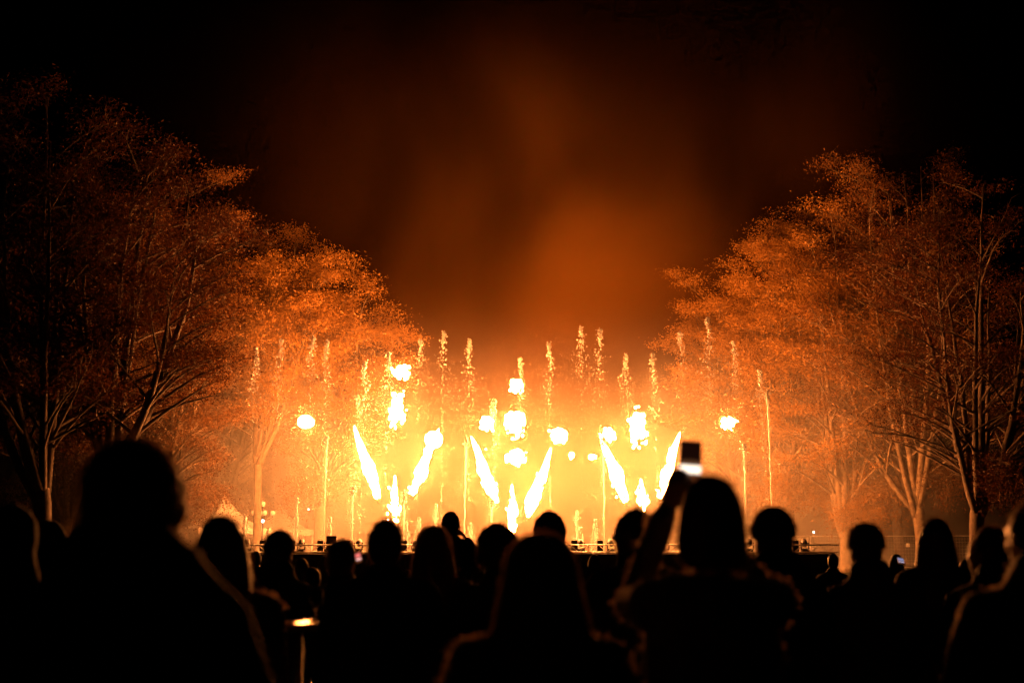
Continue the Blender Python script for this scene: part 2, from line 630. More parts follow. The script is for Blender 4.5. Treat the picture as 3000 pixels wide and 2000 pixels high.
def make_tree(name, label, base_px, depth, top_py, crown_px, half_px, seed, n_stem=6, fork=2.8, leaf='leaf', bark='bark',
              r0=0.34, nleaf=1.0, low=0, fullness=1.0, leafsize=0.13):
    rs = np.random.default_rng(seed)
    base = np.array(at(base_px, 1585, depth))
    base[2] = 0
    H = at(crown_px, top_py, depth).z
    cx = at(crown_px, 1585, depth).x
    RAD = half_px * depth / FPX
    off = np.array([cx - base[0], 0, 0])
    root = empty(name, tuple(base))
    tag(root, label, 'tree', 'trees on both sides of the fountains')
    tw = MB()
    br = MB()
    fk = np.array([off[0] * 0.12 + rs.normal(0, 0.15), rs.normal(0, 0.15), fork])
    mid = fk * 0.5 + np.array([rs.normal(0, 0.12), rs.normal(0, 0.1), 0])
    pts = bez(np.array([0, 0, -0.15]), mid, fk, 7)
    tw.tube(pts, [r0 * 1.5, r0 * 1.12, r0, r0 * 0.95, r0 * 0.92, r0 * 0.95, r0 * 0.8], 10)
    leafpts = []
    twig_n = 0
    for s in range(n_stem):
        a = 2 * math.pi * (s + rs.uniform(-0.3, 0.3)) / n_stem
        rr = rs.uniform(0.35, 0.9) if s > 0 else 0.12
        tgt = off + np.array([RAD * rr * math.cos(a), RAD * rr * math.sin(a) * 0.85, 0])
        tgt[2] = H * (1 - 0.34 * rr ** 1.7) * rs.uniform(0.92, 1.0)
        st_ = fk * np.array([1, 1, 1]) + np.array([0.12 * math.cos(a), 0.12 * math.sin(a), rs.uniform(-0.7, 0.1)])
        ctrl = st_ + (tgt - st_) * np.array([0.72, 0.72, 0.36]) + rs.normal(0, 0.35, 3)
        n = 12
        P = bez(st_, ctrl, tgt, n) + np.cumsum(rs.normal(0, 0.07, (n, 3)) * np.linspace(0, 1, n)[:, None], 0)
        rb = r0 * rs.uniform(0.38, 0.58)
        tw.tube(P, rb * (1 - np.linspace(0, 1, n)) ** 0.8 + 0.018, 7)
        nb = 13
        for bi in range(nb):
            t = 0.16 + 0.84 * (bi + rs.uniform(0, 0.9)) / nb
            i = min(int(t * (n - 1)), n - 2)
            fr = t * (n - 1) - i
            p = P[i] * (1 - fr) + P[i + 1] * fr
            out = p - off * (p[2] / H)
            out[2] = 0
            on = np.linalg.norm(out)
            az = math.atan2(out[1], out[0]) + rs.normal(0, 1.0 if on > 1 else 2.5)
            Lb = RAD * rs.uniform(0.35, 0.62) * (1.05 - 0.62 * t) + 0.9
            up = rs.uniform(0.45, 1.1)
            d = np.array([math.cos(az), math.sin(az), up])
            d /= np.linalg.norm(d)
            e = p + d * Lb
            d2 = np.array([math.cos(az + rs.normal(0, 0.3)), math.sin(az), rs.uniform(-0.1, 0.35)])
            e2 = e + d2 / np.linalg.norm(d2) * Lb * 0.45
            m = 7
            Q = bez(p, e, e2, m) + np.cumsum(rs.normal(0, 0.05, (m, 3)), 0) * np.linspace(0, 1, m)[:, None]
            rbb = max(0.02, rb * 0.42 * (1 - 0.7 * t))
            br.tube(Q, rbb * (1 - np.linspace(0, 1, m)) + 0.011, 5, cap=False)
            nt_ = 8
            for ti in range(nt_):
                tt = 0.3 + 0.7 * (ti + rs.random()) / nt_
                i2 = min(int(tt * (m - 1)), m - 2)
                f2 = tt * (m - 1) - i2
                pp = Q[i2] * (1 - f2) + Q[i2 + 1] * f2
                dd = rs.normal(0, 1, 3)
                dd[2] = abs(dd[2]) * 0.5 + 0.05
                dd += d * 0.9
                dd /= np.linalg.norm(dd)
                Lt = rs.uniform(0.5, 1.3)
                T = np.array([pp, pp + dd * Lt * 0.55 + rs.normal(0, 0.05, 3), pp + dd * Lt + np.array([0, 0, -0.1 * Lt]) + rs.normal(0, 0.06, 3)])
                br.tube(T, [0.014, 0.010, 0.005], 3, cap=False)
                hgt = pp[2] / H
                pk = fullness * (0.25 + 0.75 * min(1, max(0, (hgt - 0.18) / 0.4)))
                if rs.random() < pk:
                    leafpts.append((T[1], T[2]))
    for s in range(low):
        a = rs.uniform(0, 2 * math.pi)
        z0 = rs.uniform(0.9, 1.6) * fork
        p = np.array([fk[0], fk[1], z0])
        Lb = RAD * rs.uniform(0.5, 0.95)
        e = p + np.array([math.cos(a) * Lb * 0.5, math.sin(a) * Lb * 0.5, Lb * 0.32])
        e2 = p + np.array([math.cos(a) * Lb, math.sin(a) * Lb, Lb * rs.uniform(0.0, 0.3)])
        Q = bez(p, e, e2, 8) + np.cumsum(rs.normal(0, 0.05, (8, 3)), 0)
        br.tube(Q, 0.09 * (1 - np.linspace(0, 1, 8)) + 0.014, 5, cap=False)
        for ti in range(34):
            f = rs.uniform(0.3, 0.99) * 7
            i2 = int(f)
            pp = Q[i2] + (Q[min(i2 + 1, 7)] - Q[i2]) * (f - i2)
            dd = rs.normal(0, 1, 3)
            dd[2] -= 0.25
            dd /= np.linalg.norm(dd)
            Lt = rs.uniform(0.5, 1.6)
            T = np.array([pp, pp + dd * Lt * 0.5, pp + dd * Lt + np.array([0, 0, -0.25 * Lt])])
            br.tube(T, [0.014, 0.010, 0.005], 3, cap=False)
            leafpts.append((T[1], T[2]))
    tw.build('trunk', M[bark], root, True)
    br.build('branches', M[bark], root, True)['kind'] = 'stuff'
    lp = np.array(leafpts)
    k = int(92 * nleaf)
    A = np.repeat(lp[:, 0], k, 0)
    B = np.repeat(lp[:, 1], k, 0)
    t = rs.uniform(-0.1, 1.25, (len(A), 1))
    C = A + (B - A) * t + rs.normal(0, 1, A.shape) * np.array([0.38, 0.38, 0.15])
    nl = len(C)
    nrm = rs.normal(0, 0.6, (nl, 3))
    nrm[:, 2] += 1.0
    nrm /= np.linalg.norm(nrm, axis=1)[:, None]
    u = rs.normal(0, 1, (nl, 3))
    u -= nrm * (u * nrm).sum(1)[:, None]
    u /= np.linalg.norm(u, axis=1)[:, None]
    w = np.cross(nrm, u)
    L = (leafsize * rs.uniform(0.55, 1.25, nl))[:, None]
    wd = L * 0.30
    V = np.stack([C - u * L * 0.5 - w * wd * 0.75, C - u * L * 0.35 + w * wd * 0.75, C + u * L * 0.6 - nrm * L * 0.15], 1).reshape(-1, 3)
    me = quads_mesh('crown', V, 3)
    link('crown', me, M[leaf], root)['kind'] = 'stuff'
    return root


TREES = [
    # name, label, base px, depth, top py, crown px, half px, seed, options
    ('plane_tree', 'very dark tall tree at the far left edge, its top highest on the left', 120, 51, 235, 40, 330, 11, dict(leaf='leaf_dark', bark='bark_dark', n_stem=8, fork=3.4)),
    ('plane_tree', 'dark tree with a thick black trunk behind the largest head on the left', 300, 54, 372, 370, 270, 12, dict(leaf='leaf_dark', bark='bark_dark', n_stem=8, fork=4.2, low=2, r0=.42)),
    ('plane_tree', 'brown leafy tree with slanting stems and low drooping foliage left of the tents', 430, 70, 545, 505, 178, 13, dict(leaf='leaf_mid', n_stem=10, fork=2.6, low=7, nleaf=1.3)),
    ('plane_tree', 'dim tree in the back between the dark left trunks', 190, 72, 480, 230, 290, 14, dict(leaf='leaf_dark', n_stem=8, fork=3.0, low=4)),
    ('plane_tree', 'bright forked tree with a domed top standing above the street lamp', 752, 75, 660, 838, 128, 15, dict(n_stem=9, fork=6.0, r0=.21, nleaf=1.3)),
    ('plane_tree', 'bright leafy tree innermost of the left row, next to the glowing smoke', 930, 78, 785, 1000, 125, 16, dict(n_stem=9, fork=4.0, low=4, nleaf=1.3)),
    ('plane_tree', 'hazy tree innermost of the right row, farthest back behind the jets', 2165, 81, 790, 2125, 130, 17, dict(n_stem=9, fork=4.0, low=4, nleaf=1.3)),
    ('plane_tree', 'brightly lit rounded tree second from the smoke on the right', 2310, 77, 652, 2325, 165, 18, dict(n_stem=10, fork=3.6, low=4, nleaf=1.3)),
    ('plane_tree', 'orange lit tree with a pale forked trunk behind the site fence', 2478, 74, 540, 2500, 215, 19, dict(n_stem=10, fork=2.4, low=4, nleaf=1.2)),
    ('plane_tree', 'tallest tree on the right with many upright bare stems', 2700, 71, 400, 2675, 255, 20, dict(leaf='leaf_mid', n_stem=13, fork=3.4, fullness=.75, low=3)),
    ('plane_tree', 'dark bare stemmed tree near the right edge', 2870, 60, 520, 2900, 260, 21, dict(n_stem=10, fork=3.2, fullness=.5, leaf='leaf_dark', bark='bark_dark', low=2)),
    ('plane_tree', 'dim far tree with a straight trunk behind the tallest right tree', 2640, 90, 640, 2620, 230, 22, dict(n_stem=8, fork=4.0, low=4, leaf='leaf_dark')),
    ('plane_tree', 'dim far tree low behind the tents on the left', 640, 94, 860, 650, 210, 23, dict(n_stem=8, fork=3.6, low=4)),
]
for (nm, lb, bpx, dep, tpy, cpx, hpx, sd, kw) in TREES:
    make_tree(nm, lb, bpx, dep, tpy, cpx, hpx, sd, **kw)

# ------------------------------------------------------------------ site fence on the right
PW, PH = 3.42, 1.85


def make_fence():
    t = empty('fence_panel')
    for xx in (-PW / 2 + 0.03, PW / 2 - 0.03):
        q = MB(); q.tube([(xx, 0, 0.1), (xx, 0, PH)], 0.024, 8); q.build('post', M['galv'], t, True)
    for zz in (0.16, PH - 0.02):
        q = MB(); q.tube([(-PW / 2 + 0.03, 0, zz), (PW / 2 - 0.03, 0, zz)], 0.021, 8); q.build('rail', M['galv'], t, True)
    q = MB()
    for i in range(22):
        x = -PW / 2 + 0.15 + i * 0.148
        q.tube([(x, 0.006, 0.17), (x, 0.006, PH - 0.03)], 0.004, 3, cap=False)
    for i in range(9):
        z = 0.36 + i * 0.19
        q.tube([(-PW / 2 + 0.04, -0.004, z), (PW / 2 - 0.04, -0.004, z)], 0.004, 3, cap=False)
    q.build('mesh_wire', M['galv'], t)
    for xx in (-PW / 2 + 0.03, PW / 2 - 0.03):
        q = MB(); q.box((xx, 0, 0.06), (0.24, 0.5, 0.12)); q.build('foot_block', M['stone'], t)
    q = MB(); q.box((0.35, -0.032, PH - 0.5), (0.2, 0.012, 0.2)); q.build('plate', M['plate'], t)
    return t


f0 = make_fence()
fp = [(2285, 79), (2455, 79), (2640, 78.2), (2840, 76.6), (3045, 74.8)]
for k, (px, dep) in enumerate(fp):
    t = f0 if k == 0 else copy_tree(f0)
    p = at(px, 1585, dep)
    t.location = (p.x, dep, 0)
    t.rotation_euler = (0, 0, [0, -.02, -.22, -.45, -.45][k])
    tag(t, '%s wire mesh site fence panel from the left, below the right trees' % ORD[k], 'fence panel', 'site fence panels')

# ------------------------------------------------------------------ tents


def pagoda_tent(name, label, px, dep, w, eave, peak, rz=0.0, curve=0.55):
    p = at(px, 1585, dep)
    t = empty(name, (p.x, dep, 0), rz)
    tag(t, label, 'tent', 'white party tents behind the left jets')
    h = w / 2
    for i in range(4):
        # one concave roof panel per side
        q = MB()
        a = math.pi / 2 * i
        n, m = 10, 8
        V, F = [], []
        for j in range(n + 1):
            s = j / n
            rad = h * (1 - s) + 0.06 * s
            z = eave + (peak - eave) * (s ** (1 / curve) if curve < 1 else s)
            z = eave + (peak - eave) * s ** 1.9
            for k_ in range(m + 1):
                u = (k_ / m * 2 - 1) * 0.992
                x, y = rad * u, -rad
                V.append((x * math.cos(a) - y * math.sin(a), x * math.sin(a) + y * math.cos(a), z - 0.06 * (1 - u * u) * (1 - s)))
        for j in range(n):
            for k_ in range(m):
                b_ = j * (m + 1) + k_
                F.append((b_, b_ + 1, b_ + m + 2, b_ + m + 1))
        q.add(V, F)
        q.build('roof_panel', M['canvas'], t, True)
        q = MB()
        V, F = [], []
        for k_ in range(25):
            u = (k_ / 24 * 2 - 1) * 0.99
            x, y = (h + 0.012) * u, -(h + 0.012)
            zl = eave - 0.28 - 0.06 * abs(math.sin(k_ * math.pi / 4))
            for z in (eave + 0.0, zl):
                V.append((x * math.cos(a) - y * math.sin(a), x * math.sin(a) + y * math.cos(a), z))
        for k_ in range(24):
            F.append((k_ * 2, k_ * 2 + 1, k_ * 2 + 3, k_ * 2 + 2))
        q.add(V, F)
        q.build('valance', M['canvas'], t)
        if i in (1, 2, 3):
            q = MB()
            V, F = [], []
            for k_ in range(25):
                u = (k_ / 24 * 2 - 1) * 0.96
                x, y = h * u, -(h - 0.06) - 0.03 * math.sin(k_ * 1.7)
                for z in (eave - 0.1, 0.03):
                    V.append((x * math.cos(a) - y * math.sin(a), x * math.sin(a) + y * math.cos(a), z))
            for k_ in range(24):
                F.append((k_ * 2, k_ * 2 + 1, k_ * 2 + 3, k_ * 2 + 2))
            q.add(V, F)
            q.build('side_wall', M['canvas'], t)
    for sx in (-1, 1):
        for sy in (-1, 1):
            q = MB(); q.tube([(sx * (h - 0.12), sy * (h - 0.12), 0), (sx * (h - 0.12), sy * (h - 0.12), eave - 0.02)], 0.04, 6); q.build('pole', M['galv'], t, True)
    q = MB(); q.tube([(0, 0, peak - 0.06), (0, 0, peak + 0.16)], [0.07, 0.02], 8); q.build('finial', M['canvas'], t, True)
    return t


pagoda_tent('party_tent', 'white tent with a swept curved roof at the left end of the truss', 655, 78, 4.0, 2.25, 3.9, 0.5)
pagoda_tent('party_tent', 'pale pointed tent behind the street lamp', 818, 82, 4.0, 2.2, 3.5, 0.1)
pagoda_tent('party_tent', 'white square tent wall standing between the curved roof and the street lamp', 718, 79, 2.8, 2.1, 2.7, 0.15)

# ------------------------------------------------------------------ street lamps


def globe_lamp(px, dep):
    p = at(px, 1585, dep)
    t = empty('street_lamp', (p.x, dep, 0))
    tag(t, 'ornate street lamp with a cluster of five round globes near the tents', 'street lamp')
    q = MB(); q.loft([(0, 0, 0, .16, .16), (0, 0, .25, .14, .14), (0, 0, .3, .09, .09), (0, 0, .9, .07, .07), (0, 0, .95, .09, .09), (0, 0, 1.0, .05, .05), (0, 0, 3.3, .04, .04)], 12); q.build('post', M['iron'], t, True)
    pos = [(0, 0, 3.5)]
    for k in range(4):
        a = k * math.pi / 2 + 0.35
        x, y = 0.52 * math.cos(a), 0.52 * math.sin(a)
        q = MB(); q.tube([(0, 0, 2.75), (x * .5, y * .5, 2.68), (x, y, 2.8), (x, y, 2.93)], 0.022, 6); q.build('arm', M['iron'], t, True)
        pos.append((x, y, 3.04))
    for c in pos:
        q = MB(); q.ell(c, (0.13, 0.13, 0.14), 14, 9); q.build('globe', M['globe'], t, True)
    q = MB(); q.ell((0.03, -0.11, 2.62), (0.075, 0.075, 0.085), 10, 7); q.build('bulb', M['lamp'], t, True)
    q = MB(); q.loft([(0, 0, 3.3, .06, .06), (0, 0, 3.38, .07, .07)], 10); q.build('cap', M['iron'], t, True)
    return t


globe_lamp(768, 76)


def small_lamp(px, py, dep, label):
    p = at(px, py, dep)
    t = empty('lamp_post', (p.x, dep, 0))
    tag(t, label, 'lamp post')
    q = MB(); q.tube([(0, 0, 0), (0, 0, p.z - 0.12)], [0.05, 0.03], 8); q.build('post', M['iron'], t, True)
    q = MB(); q.loft([(0, 0, p.z + .07, .1, .1), (0, 0, p.z + .13, .05, .05)], 10); q.build('hood', M['iron'], t, True)
    q = MB(); q.ell((0, 0, p.z), (.06, .06, .065), 10, 7); q.build('bulb', M['lamp'], t, True)
    q = MB(); q.loft([(0, 0, p.z - .12, .05, .05), (0, 0, p.z - .068, .07, .07)], 10); q.build('collar', M['iron'], t, True)


small_lamp(904, 1491, 90, 'small white lamp on a post right of the tents')
small_lamp(2384, 1558, 88, 'small white lamp on a post behind the site fence')

# ------------------------------------------------------------------ flames


def fnoise(p, seed, f=1.0):
    """cheap smooth noise on points (n,3)"""
    rs = np.random.default_rng(seed)
    o = np.zeros(len(p))
    for k in range(7):
        d = rs.normal(0, 1, 3) * f * (1 + 0.7 * k)
        o += np.sin(p @ d + rs.uniform(0, 6.28)) / (1 + 0.55 * k)
    return o / 2.6


def jet_flame(b_px, b_py, t_px, t_py, dep, wid, seed, label, ball=False):
    b, t = np.array(at(b_px, b_py, dep)), np.array(at(t_px, t_py, dep))
    rs = np.random.default_rng(seed)
    root_loc = b.copy()
    n, seg = 44, 16
    s = np.linspace(0, 1, n)
    ax = (t - b)
    L = np.linalg.norm(ax)
    P = s[:, None] * ax
    side = np.cross(ax / L, [0, 1, 0])
    P = P + side * (np.sin(s * 9 + seed) * 0.05 * wid * 2)[:, None]
    prof = wid * 1.4 * np.minimum(1, 0.22 + s * 2.6) * (1 - s) ** 0.72 * (0.92 + 0.2 * np.sin(s * 17 + seed) * (1 - s)) + 0.008
    q = MB()
    q.tube(P, prof, seg)
    V = q.v[0]
    cen = np.repeat(P, seg, 0)
    d = V - cen
    k = 1 + (0.34 * fnoise(V, seed, 2.6) + 0.22 * fnoise(V, seed + 60, 8.0)) * np.repeat(1 - s * 0.75, seg)
    q.v[0] = cen + d * np.clip(k, 0.22, 1.8)[:, None]
    # ragged licks torn off the edges
    for i in range(16):
        f = rs.uniform(0.02, 0.75)
        c = f * ax + rs.normal(0, 1, 3) * wid * 0.6
        r = rs.uniform(0.02, 0.06) * (wid / .26)
        q.ell(c, (r * rs.uniform(.6, 1.1), r * .8, r * rs.uniform(.8, 1.9)), 6, 5)
    if ball:
        c = ax * 0.83
        q2 = MB(); q2.ell((0, 0, 0), (0.42, 0.36, 0.36), 16, 10)
        V = q2.v[0]
        V = V * (1 + 0.16 * fnoise(V, seed + 3, 5))[:, None] + c - side * 0.0
        q.add(V, q2.f)
    o = q.build('flame', M['fire'], None, True)
    o.location = root_loc
    e = MB()
    dv = ax / L
    for i in range(110):
        f = rs.uniform(-0.06, 0.9) ** 1.0 if rs.random() < .6 else rs.uniform(-.06, .35)
        ii = int(np.clip(f, 0, 1) * (n - 1))
        a = rs.uniform(0, 6.28)
        rad_ = prof[ii] * rs.uniform(.85, 1.35) + .01
        c = f * ax + side * math.cos(a) * rad_ + np.array([0, 1, 0]) * math.sin(a) * rad_
        ln = rs.uniform(.04, .16)
        e.tube([c - dv * ln, c, c + dv * ln * 1.4], [.004, rs.uniform(.016, .05), .003], 5)
    e.build('fringe', M['fire_edge'], o, True)['kind'] = 'stuff'
    tag(o, label, 'flame', 'flames shooting up between the water jets')
    return o


FD = 66.0
jet_flame(1110, 1458, 1037, 1247, FD, .27, 1, 'long white flame leaning left, leftmost of the slanted flames')
jet_flame(1206, 1448, 1284, 1255, FD, .27, 2, 'long white flame leaning right with a round ball near its tip', ball=True)
jet_flame(1158, 1528, 1156, 1392, FD - 1, .21, 3, 'short upright flame leftmost of the three upright ones')
jet_flame(1454, 1472, 1381, 1278, FD, .28, 4, 'long white flame leaning left in the middle of the picture')
jet_flame(1544, 1512, 1616, 1312, FD, .29, 5, 'long white flame leaning right in the middle of the picture')
jet_flame(1502, 1562, 1501, 1418, FD - 1, .21, 6, 'short upright flame in the middle, just left of the hooded head')
jet_flame(1836, 1468, 1756, 1268, FD, .27, 7, 'long white flame leaning left, third from the left to do so')
jet_flame(1933, 1458, 1991, 1265, FD, .26, 8, 'long white flame leaning right beside the raised phone')
jet_flame(1883, 1496, 1876, 1402, FD - 1, .22, 9, 'short upright flame rightmost of the three, left of the phone')


def fireball(px, py, rx, ry, dep, seed, label, rag=0.28, bits=6):
    c = np.array(at(px, py, dep))
    k = dep / FPX
    rs = np.random.default_rng(seed)
    q = MB()
    if rag < .1:
        q.ell((0, 0, 0), (1, 1, 1), 24, 16)
        V = q.v[0]
        V = V * (1 + rag * fnoise(V, seed, 2.2))[:, None]
        q.v[0] = V * np.array([rx * k, rx * k, ry * k])
    else:
        m = min(rx, ry) * k
        nb = int(16 + 60 * rag)
        for i in range(nb):
            d = rs.normal(0, 1, 3)
            d /= np.linalg.norm(d)
            rr = rs.random() ** .45
            # wide in the middle, thin crown, torn lower edge
            c_ = d * rr * np.array([rx * k, rx * k * .8, ry * k])
            wob = 1 + rag * math.sin(c_[2] / (ry * k) * 3.1 + seed)
            c_[0] *= wob
            r = m * (rs.uniform(.34, .55) * (1 - .55 * rr) + .07)
            q.ell(c_, (r * rs.uniform(.8, 1.3), r, r * rs.uniform(.8, 1.3)), 10, 7)
    sc_ = MB()
    e = MB()
    for i in range(6 + bits * 3):
        a = rs.uniform(0, 6.28)
        rr = rs.uniform(0.8, 1.25)
        r = rs.uniform(.012, .04)
        e.ell((math.cos(a) * rx * k * rr, rs.normal(0, .1), math.sin(a) * ry * k * rr), (r * rs.uniform(.7, 2), r, r * rs.uniform(.7, 1.5)), 6, 5)
    for i in range(bits):
        a = rs.uniform(3.3, 6.1) if rs.random() < .6 else rs.uniform(0, 6.28)
        rr = rs.uniform(0.95, 1.4)
        r = rs.uniform(.025, .075) * (rx / 24)
        sc_.ell((math.cos(a) * rx * k * rr, rs.normal(0, .1), math.sin(a) * ry * k * rr), (r, r, r * rs.uniform(.7, 1.5)), 7, 5)
    o = q.build('fireball', M['fire'], None, True)
    o.location = c
    if bits:
        sc_.build('torn_scraps', M['fire'], o, True)['kind'] = 'stuff'
    if rag >= .1:
        e.build('fringe', M['fire_edge'], o, True)['kind'] = 'stuff'
    tag(o, label, 'fireball', 'balls of fire hanging in the air')


fireball(896, 1235, 24, 19, 67, 21, 'smooth oval ball of fire farthest left', .08, 0)
fireball(1176, 1087, 25, 19, 66, 22, 'lumpy ball of fire highest on the left above a tall flame cloud', .25, 8)
fireball(1162, 1190, 22, 52, 66, 23, 'tall ragged cloud of fire above the left pair of slanted flames', .35, 16)
fireball(1427, 1240, 20, 20, 67, 24, 'round ball of fire left of the central ragged cloud', .12, 2)
fireball(1512, 1130, 18, 20, 66, 25, 'small ball of fire topmost in the middle', .2, 4)
fireball(1510, 1236, 24, 38, 66, 26, 'ragged upright cloud of fire in the centre', .35, 16)
fireball(1512, 1337, 24, 20, 66, 27, 'torn flat scrap of fire low in the centre between two slanted flames', .4, 16)
fireball(1637, 1273, 25, 19, 67, 28, 'dome shaped ball of fire right of the centre', .2, 5)
fireball(1785, 1271, 18, 20, 66.5, 29, 'round ball of fire touching the tip of a slanted flame', .12, 2)
fireball(1868, 1250, 27, 46, 66, 30, 'large ragged cloud of fire above the raised phone, to its left', .35, 16)
fireball(2133, 1236, 23, 17, 67, 31, 'small ball of fire farthest right, clear of the others', .16, 5)
fireball(1674, 1333, 9, 8, 66, 32, 'tiny scrap of fire below the dome shaped ball', .35, 2)
fireball(1737, 1338, 12, 8, 66, 33, 'tiny scrap of fire left of the third left leaning flame', .2, 0)

# ------------------------------------------------------------------ water jets


def water_jet(k, label, tx, ty, bx, dep, kind):
    rs = np.random.default_rng(100 + k)
    b, t = np.array(at(bx, 1585, dep)), np.array(at(tx, ty, dep))
    b[2] = 0.06
    root = empty('water_jet', tuple(b))
    tag(root, label, 'water jet', 'fountain water jets')
    ax = t - b
    H = ax[2]
    q = MB()
    q.loft([(0, 0, 0, .1, .1), (0, 0, .3, .08, .08), (0, 0, .42, .04, .04), (0, 0, .55, .03, .03)], 10)
    q.build('nozzle', M['metal'], root, True)

    def path(s):
        # a jet bends: fast at the bottom, drifting at the top
        return np.stack([ax[0] * s ** 0.8, ax[1] * s, 0.5 + (ax[2] - 0.5) * s], -1)
    C, Rr, S = [], [], []
    if kind == 'tall':
        n = rs.integers(150, 340)
        u = rs.random(n) ** 1.6
        fall = u * rs.uniform(2.4, 4.6)
        sg = 0.03 + rs.uniform(.05, .10) * np.minimum(fall, 2.6)
        c = path(np.clip(1 - fall / H, 0.05, 1))
        c[:, 0] += rs.normal(0, 1, n) * sg + 0.08 * np.sin(fall * 2.3 + k)
        c[:, 1] += rs.normal(0, 1, n) * sg
        C.append(c); Rr.append(rs.uniform(.011, .034, n) * (1.25 - 0.6 * u)); S.append(rs.uniform(.9, 1.7, n))
        n = 34
        c = path(1 - rs.random(n) ** 2 * 0.8 / H)
        c += rs.normal(0, .05, c.shape)
        C.append(c); Rr.append(rs.uniform(.024, .05, n)); S.append(rs.uniform(.9, 1.8, n))
        n = 70
        s = np.sort(rs.random(n))
        c = path(s)
        c += rs.normal(0, 1, c.shape) * (0.012 + 0.03 * s[:, None])
        C.append(c); Rr.append(rs.uniform(.010, .026, n)); S.append(rs.uniform(1.2, 3.0, n))
        n = 130
        c = path(rs.uniform(.2, .9, n))
        c[:, :2] += rs.normal(0, .5, (n, 2))
        C.append(c); Rr.append(rs.uniform(.008, .02, n)); S.append(rs.uniform(.9, 1.6, n))
    elif kind == 'thin':
        n = 34
        s = np.linspace(0, 1, n)
        rad = (0.014 + 0.016 * s) * (1 + 0.5 * rs.random(n))
        rad[-4:] *= 1.6
        q = MB(); q.tube(path(s) + rs.normal(0, .008, (n, 3)), rad, 6); q.build('stream', M['water'], root, True)
        n = 120
        u = rs.random(n) ** 1.4
        c = path(1 - u * .5)
        c += rs.normal(0, 1, c.shape) * (.03 + .22 * u[:, None]) * np.array([1, 1, .3])
        C.append(c); Rr.append(rs.uniform(.012, .03, n)); S.append(rs.uniform(.9, 1.8, n))
        n = 40
        c = path(1 - rs.random(n) * .35 / H) + rs.normal(0, .07, (n, 3))
        C.append(c); Rr.append(rs.uniform(.03, .05, n)); S.append(rs.uniform(.9, 1.5, n))
    else:
        n = 16
        s = np.linspace(0, 1, n)
        q = MB(); q.tube(path(s) + rs.normal(0, .015, (n, 3)), (.035 + .05 * s * (1.2 - s)) * (1 + .5 * rs.random(n)), 6); q.build('stream', M['water'], root, True)
        n = 160
        u = rs.random(n)
        c = path(1 - u * .8)
        c += rs.normal(0, 1, c.shape) * (.04 + .2 * u[:, None]) * np.array([1, 1, .4])
        C.append(c); Rr.append(rs.uniform(.014, .034, n)); S.append(rs.uniform(.9, 1.6, n))
    C, Rr, S = np.concatenate(C), np.concatenate(Rr), np.concatenate(S)
    me = octa_mesh('droplets', C, Rr, S)
    link('droplets', me, M['water'], root)['kind'] = 'stuff'


TALL = [(750, 1020), (823, 995), (915, 988), (960, 1000), (1071, 1062), (1050, 1160), (1138, 1035), (1230, 996), (1299, 974), (1376, 996),
        (1448, 1172), (1526, 1050), (1608, 1006), (1700, 958), (1755, 966), (1834, 1040), (1914, 1036), (1994, 975), (2073, 935), (2148, 1003),
        (2224, 1085)]
for i, (tx, ty) in enumerate(TALL):
    dep = 69 if i % 2 else 64.5
    water_jet(i, 'tall jet of water breaking into bright drops, %s from the left' % (ORD21[i]), tx, ty, tx + (tx - 1500) * .045, dep, 'tall')
THIN = [(957, 1277, 946), (1366, 1286, 1358), (1768, 1280, 1770), (2180, 1300, 2186), (2248, 1146, 2266), (1034, 1425, 1029), (1441, 1460, 1438), (1185, 1440, 1180)]
TXT = ['thin unbroken water jet left of the slanted flames, below the oval fireball', 'thin unbroken water jet just left of the middle slanted flame',
       'thin unbroken water jet touching the third left leaning flame', 'thin unbroken water jet right of the raised phone, low',
       'tallest thin water jet farthest right in front of the trees', 'thin faint water jet under the leftmost slanted flame',
       'thin faint water jet under the middle left leaning flame', 'thin faint water jet under the flame with the ball']
for i, (tx, ty, bx) in enumerate(THIN):
    water_jet(40 + i, TXT[i], tx, ty, bx, 63.5, 'thin')
SHORT = [(718, 1506), (786, 1545), (870, 1457), (968, 1512), (1192, 1530), (1228, 1515), (1277, 1476), (1380, 1530), (1690, 1496), (1744, 1518), (1815, 1540)]
TXT = ['low bushy water jet in front of the white tent wall', 'low bushy water jet below the street lamp', 'low pointed water jet right of the pale pointed tent',
       'low bushy water jet above the larger loudspeaker', 'low bushy water jet right of the broad shouldered man', 'low bushy water jet above the long haired head',
       'low pointed water jet left of the standing man', 'low bushy water jet right of the standing man', 'low pointed water jet right of the hooded head',
       'low bushy water jet second to the right of the hooded head', 'low bushy water jet close to the profile head']
for i, (tx, ty) in enumerate(SHORT):
    water_jet(60 + i, TXT[i], tx, ty, tx + (tx - 1500) * .006, 62.8, 'short')

# ------------------------------------------------------------------ people
PENDING = []
FUZZ = []


def body_part(name, mb, mat, parent, voxel, smooth=3, fold=0.0, fseed=0):
    o = mb.build(name, mat, parent, True)
    md = o.modifiers.new('r', 'REMESH')
    md.mode = 'VOXEL'
    md.voxel_size = voxel
    md.use_smooth_shade = True
    sm_ = o.modifiers.new('s', 'SMOOTH')
    sm_.factor = 0.5
    sm_.iterations = smooth
    PENDING.append((o, fold, fseed))
    return o


